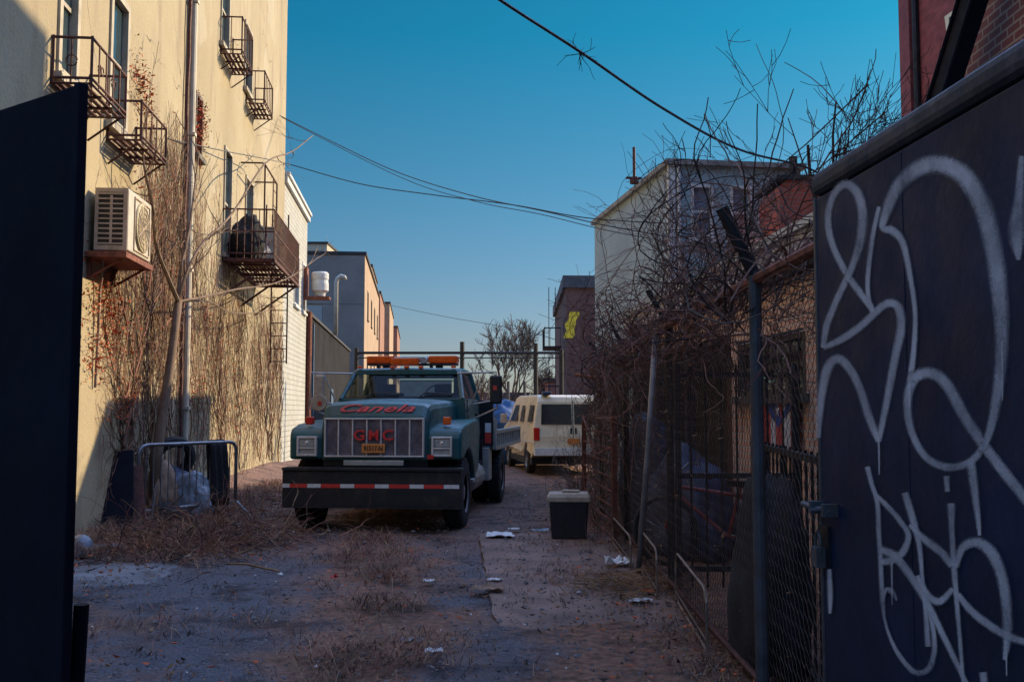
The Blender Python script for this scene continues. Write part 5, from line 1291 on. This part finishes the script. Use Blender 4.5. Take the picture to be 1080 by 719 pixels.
# slim tree growing against the cream wall
wt = empty('wall_tree', wall_w(wall_uz(166,480,.3)[0], .3, 0), 0, 'slim bare tree with pale trunk growing against the cream wall beside the downpipe', 'tree')
def wpx(x, y, out): return hit(x, y, WP0+WN*out, WN) - wt.location
mb = MB(); mb.tube([wpx(163,505,.3)-Vector((0,0,.3)), wpx(165,480,.3), wpx(172,430,.33), wpx(178,395,.36), wpx(184,350,.38), wpx(188,318,.4)], [.085,.08,.07,.066,.062,.058], 9); mb.build('trunk', m_trunk, wt, smooth=True)
mb = MB(); rnd = random.Random(3)
def wbr(L, r0, outs):
    P = [wpx(x,y,o) for (x,y),o in zip(L,outs)]; C = catmull([tuple(q) for q in P], 5)
    k = len(C); mb.tube(C, [r0*(1-.75*i/k)+.004 for i in range(k)], 6)
    for i in range(4, k, 3):
        t = (Vector(C[min(i+1,k-1)])-Vector(C[i-1])).normalized()
        branch(mb, C[i], t+Vector((rnd.gauss(0,.4),rnd.gauss(0,.4),rnd.gauss(.3,.4))), rnd.uniform(.4,1.1), .011, 2, rnd, .004, .5, .05, 5, (1,3))
wbr([(188,318),(198,285),(215,255),(245,225),(280,172),(308,160),(330,143)], .024, (.4,.5,.6,.75,.9,1.1,1.3))
wbr([(188,318),(176,290),(165,260),(160,215),(152,175),(150,140)], .03, (.4,.4,.4,.4,.35,.3))
wbr([(188,318),(215,313),(250,305),(285,300),(310,290),(335,272)], .017, (.4,.6,.8,1.0,1.2,1.4))
wbr([(188,318),(220,318),(245,330),(280,328),(300,318)], .013, (.4,.5,.6,.7,.8))
wbr([(188,318),(190,290),(200,240),(205,200),(210,160)], .03, (.4,.4,.4,.35,.3))
mb.build('crown', m_trunk, wt, fix=False)

# vines on the cream wall
rnd = random.Random(11)
def vine_density(u, z):
    x = u  # along the wall
    d = 0
    if .3 < u < U1-.2: d = .85 - max(0, z-3.0+.9*mnoise.noise(Vector((u*.9,2,0))))*.55
    if 3.2 < u < 7.6: d = max(d, .95 - max(0, z-5.2)*.6)
    if 1.9 < u < 3.4: d = max(d, .7-max(0, z-4.9)*.8)
    if 7.6 <= u < 11: d = max(d, .9-max(0, z-4.0)*.6)
    if u > 8.5: d *= .62
    return d*(.5+.9*max(0,mnoise.noise(Vector((u*.8,z*.5,4)))+.3))
def wall_vines():
    mats = [m_wallvine, m_twig_grey, m_straw2]
    mb = MB()
    def strand(u, z, du, dz, n, r, step=.14, mi=0, lvl=1):
        P = []; ph = rnd.uniform(0,6)
        out = rnd.uniform(.015,.13)
        for i in range(n):
            P.append((out+.02*math.sin(i*.9+ph), u, z))
            if vine_density(u, max(z,0.2)) < .12 and i > 3 and rnd.random() < .5: break
            du += rnd.gauss(0,.55); dz += rnd.gauss(0,.38) + (.07 if dz > 0 else -.07); l = math.hypot(du,dz) or 1; du, dz = du/l, dz/l
            u += du*step*.8; z += dz*step
            if z < .1 or u > U1-.1 or u < .2: break
            if lvl and rnd.random() < .22: strand(u, z, du+rnd.gauss(0,.9), dz+rnd.gauss(0,.5), int(n*.5), r*.65, step*.8, rnd.randint(0,2), lvl-1)
        if len(P) > 2: mb.tube(P, [r*(1-.6*i/len(P)) for i in range(len(P))], 3, mi, cap=False)
    def fan(u, z, a, L, r, lvl):
        n = max(5, int(L/.12)); P = []; o0 = rnd.uniform(.015,.09); ph = rnd.uniform(0,6); kids = []
        for i in range(n):
            P.append((o0+.02*math.sin(i*.8+ph), u, z))
            a += rnd.gauss(0,.17) - .05*math.sin(a)
            u += math.sin(a)*L/n; z += math.cos(a)*L/n
            if z < .1 or u > U1-.05 or u < .1 or z > 6.4 or vine_density(u, z) < .03: break
            if lvl and i > 1 and rnd.random() < .34: kids.append((u, z, a+rnd.choice((-1,1))*rnd.uniform(.4,1.1), L*rnd.uniform(.35,.65), r*.6, lvl-1))
        if len(P) > 2: mb.tube(P, [r*(1-.6*i/len(P)) for i in range(len(P))], 4 if r > .008 else 3, rnd.choice((0,0,1,2)), cap=False)
        for k_ in kids: fan(*k_)
    for k in range(28): fan(rnd.uniform(.7, U1-.4), rnd.uniform(.1,.4), rnd.gauss(0,.35), rnd.uniform(2.6,4.6), rnd.uniform(.010,.018), 3)
    for k in range(16): fan(rnd.uniform(3.4, 8), rnd.uniform(2.5,4.5), rnd.gauss(0,.6), rnd.uniform(1.2,2.6), rnd.uniform(.007,.010), 2)
    for k in range(36): fan(rnd.uniform(3, U1-.5), rnd.uniform(2.6,4.6), math.pi+rnd.gauss(0,.5), rnd.uniform(1.0,2.2), rnd.uniform(.004,.008), 2)
    for k in range(55):
        u = rnd.uniform(.5, U1-.3)
        if rnd.random() < .45: strand(u, rnd.uniform(.1,.6), rnd.gauss(0,.6), 1, rnd.randint(12,34), rnd.uniform(.004,.010), mi=rnd.choice((0,0,1)))
        else:
            z = rnd.uniform(.6, 6.2)
            if rnd.random() > vine_density(u, z)*1.2: continue
            strand(u, z, rnd.gauss(0,.3), -1, rnd.randint(8,26), rnd.uniform(.004,.010), mi=rnd.choice((0,1,2)))
    for k in range(95):   # fine tangle low on the wall
        u = rnd.uniform(.6, U1-.2); z = rnd.uniform(.4, 4.4)
        strand(u, z, rnd.gauss(0,.35), -1, rnd.randint(6,14), rnd.uniform(.003,.007), .12, rnd.choice((0,1,2)), 1)
    o = mb.build('wall_vines', mats, fix=False); o.location = WP0; o.rotation_euler.z = WTH
    return tag(o, 'dried brown climbing vines spread over the cream wall', 'vines', kind='stuff')
wall_vines()
def leaf_quads(mb, p, s, rnd, mi=0, flat=.5):
    a = Vector((rnd.gauss(0,1),rnd.gauss(0,1),rnd.gauss(0,flat))).normalized(); b = a.cross(Vector((rnd.gauss(0,.4),rnd.gauss(0,.4),1))).normalized(); c = a.cross(b)*.25*s
    p = Vector(p)
    mb.add([p-a*s, p+b*s*.45+c, p+a*s, p-b*s*.45+c], [(0,1,2),(0,2,3)], mi)
mb = MB(); rnd = random.Random(17)
clus = [(wall_uz(112,340),.55,170),(wall_uz(105,315),.3,60),(wall_uz(128,425),.3,70),(wall_uz(98,380),.3,40),(wall_uz(209,125),.35,90),(wall_uz(205,150),.3,50),(wall_uz(145,85),.3,50),(wall_uz(150,110),.35,40),(wall_uz(215,335),.25,40),(wall_uz(205,420),.5,60),(wall_uz(250,440),.9,70),(wall_uz(230,370),.9,50),(wall_uz(160,200),.7,50)]
for (u,z),s_,n_ in clus:
    for i in range(int(n_*3.4)):
        leaf_quads(mb, (rnd.uniform(.02,.10), u+rnd.gauss(0,s_*.9), max(.1,z+rnd.gauss(0,s_*.55))), rnd.uniform(.018,.042), rnd, rnd.choice((0,0,1)))
o = mb.build('wall_leaves', [m_leaf, m_leaf2], fix=False); o.location = WP0; o.rotation_euler.z = WTH
tag(o, 'dead orange leaves clinging to the wall vines', 'leaves', kind='stuff')

# vines over the fence
def fence_vines():
    rnd = random.Random(23); mb = MB()
    def strand(p, d, n, step, r, curl, grav, mi, lvl=1, xmin=.75, low=False):
        p = Vector(p); d = Vector(d).normalized(); P = [p.copy()]
        ax = Vector((rnd.gauss(0,1),rnd.gauss(0,.5),rnd.gauss(0,.4))).normalized()
        for i in range(n):
            d = (Matrix.Rotation(curl,3,ax) @ d + Vector((rnd.gauss(0,.10),rnd.gauss(0,.10),rnd.gauss(0,.08)-grav))).normalized()
            if p.x < xmin: d.x += .35
            if p.x > 2.2: d.x -= .2
            p = p + d*step
            if p.z < .06 or (p.z < 2.02 and p.y < 9.6 and not low): break
            P.append(p.copy())
            if lvl and rnd.random() < .10: strand(p, d+Vector((rnd.gauss(0,.7),rnd.gauss(0,.7),rnd.gauss(0,.7))), int(n*.6), step*.8, r*.65, rnd.gauss(0,.14), grav, mi, lvl-1, xmin)
        k = len(P)
        if k > 2: mb.tube(P, [r*(1-.55*i/k) for i in range(k)], 4 if r > .006 else 3, mi, cap=False)
    for k in range(150):     # arching canes along the rail
        y = 5.0 + 12.5*rnd.random()**1.0
        strand((1.36+rnd.gauss(0,.10), y, rnd.uniform(2.05,2.4)), (rnd.gauss(0,.5), rnd.gauss(0,.8), rnd.uniform(.1,1.0)), rnd.randint(12,26), rnd.uniform(.07,.11), rnd.uniform(.0035,.008), rnd.gauss(0,.16), .035, rnd.choice((0,0,1,2)), 1, 1.0)
    for k in range(26):      # taller loops
        y = rnd.uniform(5.4, 9.0)
        strand((1.45+rnd.gauss(0,.15), y, 2.35), (rnd.gauss(0,.25), rnd.gauss(0,.6), 1.0), rnd.randint(9,16), .10, rnd.uniform(.004,.0085), rnd.gauss(0,.11), .06, rnd.choice((0,2,2)), 1, 1.2)
    for k in range(150):     # dense mound on the far half
        y = rnd.gauss(12.4, 2.4)
        if not 8.5 < y < 18: continue
        strand((1.38+rnd.gauss(0,.2), y, rnd.uniform(1.9,2.6)), (rnd.gauss(0,.6), rnd.gauss(0,.8), rnd.gauss(.1,.6)), rnd.randint(10,24), rnd.uniform(.06,.10), rnd.uniform(.0035,.008), rnd.gauss(0,.22), .055, rnd.choice((0,0,1,2)), 1, .078*y)
    for k in range(170):     # hanging curtain
        y = rnd.uniform(11.5, 18.0)
        strand((.083*y+rnd.uniform(.05,.45), y, rnd.uniform(1.6,2.5)), (rnd.gauss(0,.3), rnd.gauss(0,.3), -1), rnd.randint(12,28), .085, rnd.uniform(.003,.007), rnd.gauss(0,.08), .05, rnd.choice((0,0,1)), 1, .078*y)
    for k in range(70):     # bush of stems from the ground near the bin
        y = rnd.uniform(13.0, 18.0); x = .055*y+rnd.uniform(0,.45)
        strand((x, y, .05), (rnd.gauss(0,.3), rnd.gauss(0,.3), 1), rnd.randint(8,18), .09, rnd.uniform(.003,.007), rnd.gauss(0,.10), .02, rnd.choice((0,1)), 1, .045*y)
    for k in range(95):      # forked woody stems
        y = rnd.uniform(5.2, 16.5); L_ = rnd.uniform(.45,1.0)*(1 if y < 10 else .42)
        branch(mb, (1.36+rnd.gauss(0,.08), y, rnd.uniform(2.0,2.35)), (rnd.gauss(.4,.3), rnd.gauss(0,.9), rnd.uniform(.0,.9 if y < 10 else .45)), L_, rnd.uniform(.006,.014), 3, rnd, .0026, .65, -.03, 6, (2,4), 5, .22)
    for k in range(700):     # dead leaves caught in the tangle
        y = rnd.uniform(5, 17.5)
        leaf_quads(mb, (max(.078*y, 1.36+rnd.gauss(0,.2)), y, rnd.gauss(2.2,.35) if rnd.random() < .6 else rnd.uniform(.2,2.2)), rnd.uniform(.012,.03), rnd, 3)
    for k in range(12):      # thin climbers on the mesh of the near half
        y = rnd.uniform(4.8, 12)
        strand((1.37, y, rnd.uniform(1.2,2.3)), (0, rnd.gauss(0,.5), -1), rnd.randint(8,20), .08, rnd.uniform(.0025,.005), rnd.gauss(0,.05), .03, rnd.choice((0,2)), 0, .75, True)
    o = mb.build('fence_vines', [m_twig, m_twig_grey, m_twig_dark, m_leaf2], fix=False)
    return tag(o, 'tangled leafless vines looping over the chain link fence', 'vines', kind='stuff')
fence_vines()
# two thick woody stems in the tangle
for L_, lab in ((((608,395),(640,398),(668,385),(700,362),(745,338)), 'thick reddish vine stem running up the tangle to the fence rail'), (((622,352),(650,372),(680,392),(715,375)), 'thick curved vine stem sagging in the tangle above the bin')):
    P = [at(x,y,14.6-1.1*i) for i,(x,y) in enumerate(L_)]
    C = catmull([tuple(q) for q in P], 8); mb = MB(); mb.tube(C, [.026-.012*i/len(C) for i in range(len(C))], 7)
    o = mb.build('vine_stem', m_rail_rust if 'reddish' in lab else m_trunk, smooth=True); tag(o, lab, 'vine')

# ground litter, leaves, brush
def field(name, mats, n, gen, label, cat, seed):
    rnd = random.Random(seed); mb = MB(); gen(mb, n, rnd)
    return tag(mb.build(name, mats, fix=False), label, cat, kind='stuff')
def zone(rnd):
    y = 4.5 + 17*rnd.random()**1.5; x = rnd.uniform(-5.2, 1.5); return x, y
def g_leaves(mb, n, rnd):
    c = 0
    while c < n:
        x, y = zone(rnd); d = (Vector((x,y,0))-WP0).dot(WN)
        if d < .1: continue
        w = .06 + max(0,mnoise.noise(Vector((x*.8,y*.6,9))))**2*4 + .5*math.exp(-((x+1.25+.12*(y-9))/.5)**2)*max(0,.4+mnoise.noise(Vector((x*1.6,y*1.2,2)))) + (.8 if d < 1.5 else 0) + (.6 if x > .7 else 0)
        if rnd.random() > w: continue
        leaf_quads(mb, (x,y,.075+.13*max(0,1-d/1.5)), rnd.uniform(.012,.035), rnd, rnd.choice((0,1,1,1,2,3,3)), .25); c += 1
field('fallen_leaves', [m_leaf, m_leaf2, m_straw, m_twig_dark], 5200, g_leaves, 'dead leaves scattered over the alley ground', 'leaves', 31)
def g_stones(mb, n, rnd):
    for k in range(n):
        x, y = zone(rnd); s = rnd.uniform(.004,.015)*(2 if rnd.random() < .03 else 1)
        v = [Vector((x,y,.035+s*.4))+Vector((rnd.uniform(-1,1)*.3+a,rnd.uniform(-1,1)*.3+b,c))*s for a,b,c in ((1,0,0),(-1,0,0),(0,1,0),(0,-1,0),(0,0,.8),(0,0,-.6))]
        mb.add(v, [(0,2,4),(2,1,4),(1,3,4),(3,0,4),(2,0,5),(1,2,5),(3,1,5),(0,3,5)], 0 if rnd.random() < .975 else 1)
field('gravel_stones', [m_stone, m_white], 9000, g_stones, 'loose grey gravel stones in the alley', 'gravel', 32)
def g_grass(mb, n, rnd):
    c = 0
    while c < n:
        x, y = zone(rnd); d = (Vector((x,y,0))-WP0).dot(WN)
        if d < .05: continue
        strip = math.exp(-((x+1.25+.12*(y-9))/.45)**2)*(1 if 6 < y < 12.5 else .2)      # middle strip ahead of the truck
        w = .03 + strip*2.2*max(0,.12+1.5*mnoise.noise(Vector((x*1.5,y*1.0,2)))) + (.9 if d < 1.4 and y > 10 else 0) + (.5*max(0,mnoise.noise(Vector((x*.9,y*.9,12))))) + (.5 if 1.0 < x < 1.4 else 0)
        if rnd.random() > w: continue
        tone = rnd.choice((0,1,1,2,2,3,3))
        for b in range(rnd.randint(4,13)):
            h = rnd.uniform(.015,.075)*(1.7 if d < 1.4 else 1)*(1.6 if rnd.random() < .08 else 1)*(1.7 if strip > .4 else 1); a = rnd.uniform(0,6.28); l = rnd.uniform(.8,3.2)
            p = Vector((x+rnd.gauss(0,.055),y+rnd.gauss(0,.055),.03+.18*max(0,1-d/1.5)**2)); q = p+Vector((math.cos(a)*h*l*.5,math.sin(a)*h*l*.5,h*.8)); r = q+Vector((math.cos(a)*h*l*.7,math.sin(a)*h*l*.7,h*.05))
            s = Vector((-math.sin(a),math.cos(a),0))*.0026
            mb.add([p-s,p+s,q+s*.8,q-s*.8,r], [(0,1,2,3),(3,2,4)], tone if rnd.random() < .6 else rnd.randint(0,4))
        c += 1
field('dry_grass', [m_straw, m_straw2, m_twig_dark, m_twig, m_palestraw], 2700, g_grass, 'dry brown grass and weeds in the alley', 'grass', 33)
def g_brush(mb, n, rnd):
    for k in range(n):
        t = rnd.random()
        if t < .62: x, y, hz = rnd.gauss(-3.55,.50), rnd.gauss(11.6,.7), .40
        elif t < .86: x, y, hz = rnd.gauss(-4.5,.5), rnd.gauss(13.2,1.2), .2
        else: x, y, hz = rnd.gauss(-3.9,.5), rnd.gauss(16.0,1.3), .35
        if (Vector((x,y,0))-WP0).dot(WN) < .1: continue
        branch(mb, (x,y,.05), (rnd.gauss(0,1),rnd.gauss(0,1),rnd.uniform(.15,.8)), rnd.uniform(.2,.9)*hz*2.4, rnd.uniform(.003,.008), 1, rnd, .002, .8, -.12, 5, (1,4), 5, .28)
        mb.m[-1] = 0
    for i in range(len(mb.m)): mb.m[i] = (0,1,2,0,3,1,4,3)[(i//37) % 8]
field('dry_brush', [m_straw2, m_twig, m_straw, m_twig_dark, m_palestraw], 1150, g_brush, 'heap of dry red brown brush at the foot of the cream wall', 'brush', 34)
def g_straw(mb, n, rnd):
    for k in range(n):
        x, y = rnd.gauss(.98,.22), rnd.gauss(8.75,.30); a = rnd.uniform(0,3.14); l = rnd.uniform(.05,.16)
        z = .06+abs(rnd.gauss(0,.045)); p = Vector((x,y,z)); d = Vector((math.cos(a),math.sin(a),rnd.gauss(0,.3)))*l
        mb.tube([p-d, p+Vector((0,0,.02)), p+d], .003, 3, rnd.choice((0,0,1)), cap=False)
field('straw_litter', [m_straw, m_leaf2], 260, g_straw, 'clump of straw and twigs at the foot of the leaning pole', 'straw', 35)
# single pieces of litter
def crumple(name, mat, px, py, sx, sy, h, seed, label, cat, rz=0, z=.05):
    q = gnd(px, py); rnd = random.Random(seed); mb = MB(); n = 7
    for j in range(n+1):
        for i in range(n+1):
            u, v = i/n-.5, j/n-.5
            e = mnoise.noise(Vector((u*3+seed,v*3,seed))); mb.v.append((sx*(u+.12*e), sy*(v+.12*mnoise.noise(Vector((v*3,u*3,seed)))), h*(.15+.85*abs(mnoise.noise(Vector((u*4,v*4,seed*2)))))))
    for j in range(n):
        for i in range(n): a = j*(n+1)+i; mb.f.append((a,a+1,a+n+2,a+n+1)); mb.m.append(0)
    o = mb.build(name, mat); o.location = (q.x,q.y,z); o.rotation_euler.z = rz
    s_ = o.modifiers.new('thick','SOLIDIFY'); s_.thickness = .003
    return tag(o, label, cat)
crumple('paper_scrap', m_white, 527, 569, .32, .34, .07, 1, 'white paper sheet on the concrete edge ahead of the truck bed', 'paper')
crumple('paper_scrap', m_white, 542, 562, .14, .1, .04, 2, 'tiny white paper scrap just beyond the larger white sheet', 'paper')
crumple('plastic_scrap', m_greytarp, 571, 564, .24, .16, .06, 3, 'pale plastic scrap on the ground left of the black bin', 'plastic', .4)
crumple('paper_scrap', m_white, 522, 617, .14, .07, .03, 4, 'small white paper strip on the concrete corner', 'paper')
crumple('plastic_bag', m_greytarp, 114, 583, .30, .2, .12, 5, 'crumpled pale blue plastic bag on the pavement beside the brush heap', 'plastic bag', .2)
crumple('paper_scrap', m_white, 452, 619, .10, .08, .05, 6, 'small white scrap in the weeds of the middle strip', 'paper')
crumple('plastic_bag', m_white, 652, 601, .26, .2, .16, 7, 'crumpled white bag at the fence foot by the leaning pole', 'plastic bag')
crumple('paper_scrap', m_tape_r, 352, 616, .06, .06, .07, 8, 'small red wrapper alone on the gravel ahead of the truck', 'wrapper')
crumple('plastic_scrap', m_white, 676, 640, .18, .12, .05, 9, 'flat white plastic scrap beside the straw clump', 'plastic')
crumple('cardboard_scrap', m_leaf, 684, 631, .12, .08, .06, 10, 'small orange scrap in the straw clump', 'cardboard')
crumple('paper_scrap', m_white, 458, 695, .11, .07, .03, 12, 'little white scrap on the gravel nearest the viewer', 'paper')
crumple('plastic_scrap', m_greytarp, 435, 684, .14, .10, .05, 13, 'bluish plastic scrap in the nearest patch of dead leaves', 'plastic')
crumple('cardboard_scrap', m_card, 515, 628, .26, .2, .08, 14, 'brown flattened cardboard on the concrete edge', 'cardboard')
q = gnd(270, 606); o = MB().tube([(q.x-.35,q.y+.25,.07),(q.x-.1,q.y+.02,.10),(q.x+.25,q.y-.15,.06)], .012, 5).build('broken_stick', m_straw); tag(o, 'pale broken stick lying in front of the brush heap', 'stick')

# ================================================================== CABLES
def cable(P, r, label, name='overhead_cable', n=10):
    C = catmull([tuple(q) for q in P], n); mb = MB(); mb.tube(C, r, 5); return tag(mb.build(name, m_wire), label, 'cable')
c1 = cable([at(420,-75,7.0), at(527,0,7.6), at(612,55,8.4), at(700,115,9.4), at(780,158,10.6), at(858,180,12.2), at(905,215,14)], .0135, 'thick black overhead cable slanting down to the vine tangle')
q = at(612, 57, 8.4)
mb = MB(); rnd = random.Random(6)
for k in range(9): branch(mb, q, (rnd.gauss(0,1),rnd.gauss(0,1),rnd.gauss(-.1,.7)), .16, .005, 1, rnd, .003, .6, 0, 4, (1,2))
tag(mb.build('twig_knot', m_twig_dark, fix=False), 'small knot of dead twigs caught on the thick black cable', 'twigs')
YE = 26
cable([at(295,122,27.5), at(345,147,YE), at(420,182,24), at(500,207,22), at(570,222,20.5), at(640,238,19.3), at(718,252,18.5)], .012, 'upper thin cable from the cream wall corner to the clapboard house')
cable([at(297,124,27.5), at(420,186,24.2), at(500,212,22), at(570,226,20.5), at(640,243,19.3), at(712,256,18.4)], .009, 'thin cable strung just under the upper thin cable')
cable([at(118,128,13.0), at(180,147,15.5), at(240,160,19), at(300,172,23), at(380,194,22.5), at(460,206,21.5), at(540,216,20.5), at(620,230,19.4), at(712,236,18.4)], .011, 'long thin cable crossing from the small balconies to the clapboard house')
cable([at(412,322,95), at(470,334,80), at(545,347,62), at(598,362,46)], .02, 'faint far cable between the sunlit row and the brown brick building')

# ================================================================== SKY, SUN, CAMERA
SUN_AZ, SUN_EL = 55.0, 25.0
w = bpy.data.worlds.new('World'); SC.world = w; w.use_nodes = True
nt = w.node_tree; nt.nodes.clear()
out = nt.nodes.new('ShaderNodeOutputWorld'); bg = nt.nodes.new('ShaderNodeBackground')
sky = nt.nodes.new('ShaderNodeTexSky'); sky.sky_type = 'NISHITA'; sky.sun_disc = False
sky.sun_elevation = R(SUN_EL); sky.sun_rotation = R(SUN_AZ); sky.air_density = 1.0; sky.dust_density = .6; sky.ozone_density = 2.0
mx = nt.nodes.new('ShaderNodeMix'); mx.data_type = 'RGBA'; mx.blend_type = 'MULTIPLY'; mx.inputs[0].default_value = 1

tcw = nt.nodes.new('ShaderNodeTexCoord'); sxw = nt.nodes.new('ShaderNodeSeparateXYZ'); nt.links.new(tcw.outputs['Generated'], sxw.inputs[0])
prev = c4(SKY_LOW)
for lo_, hi_, colr in ((.06,.36,SKY_HIGH),(.42,.75,SKY_ZEN_FILL)):
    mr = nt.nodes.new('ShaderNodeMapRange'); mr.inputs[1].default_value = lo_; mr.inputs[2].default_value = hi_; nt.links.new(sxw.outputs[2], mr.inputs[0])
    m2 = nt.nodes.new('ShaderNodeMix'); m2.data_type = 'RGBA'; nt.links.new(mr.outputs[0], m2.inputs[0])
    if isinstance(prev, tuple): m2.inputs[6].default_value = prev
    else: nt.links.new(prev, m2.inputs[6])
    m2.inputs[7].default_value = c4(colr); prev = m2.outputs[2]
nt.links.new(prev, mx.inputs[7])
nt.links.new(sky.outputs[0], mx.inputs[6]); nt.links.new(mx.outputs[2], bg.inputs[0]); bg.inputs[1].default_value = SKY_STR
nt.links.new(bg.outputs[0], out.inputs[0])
sl = bpy.data.lights.new('sun', 'SUN'); sl.energy = SUN_STR; sl.angle = R(.55); sl.color = SUN_COL
so = bpy.data.objects.new('sun', sl); COL.objects.link(so)
sd = Vector((math.sin(R(SUN_AZ))*math.cos(R(SUN_EL)), math.cos(R(SUN_AZ))*math.cos(R(SUN_EL)), math.sin(R(SUN_EL))))
so.rotation_euler = (-sd).to_track_quat('-Z', 'Y').to_euler(); so.location = (20, 20, 30)
cam = bpy.data.cameras.new('camera'); cam.lens = 35.0; cam.sensor_width = 36; cam.clip_end = 2000; cam.clip_start = .05
co = bpy.data.objects.new('camera', cam); COL.objects.link(co); co.location = (0, 0, H); co.rotation_euler = (R(90)+PITCH, 0, 0)
SC.camera = co
SC.view_settings.view_transform = 'Standard'; SC.view_settings.look = 'None'; SC.view_settings.gamma = 1; SC.view_settings.exposure = EXPOSURE
SC.render.film_transparent = False
SC.cycles.max_bounces = 10; SC.cycles.transparent_max_bounces = 24
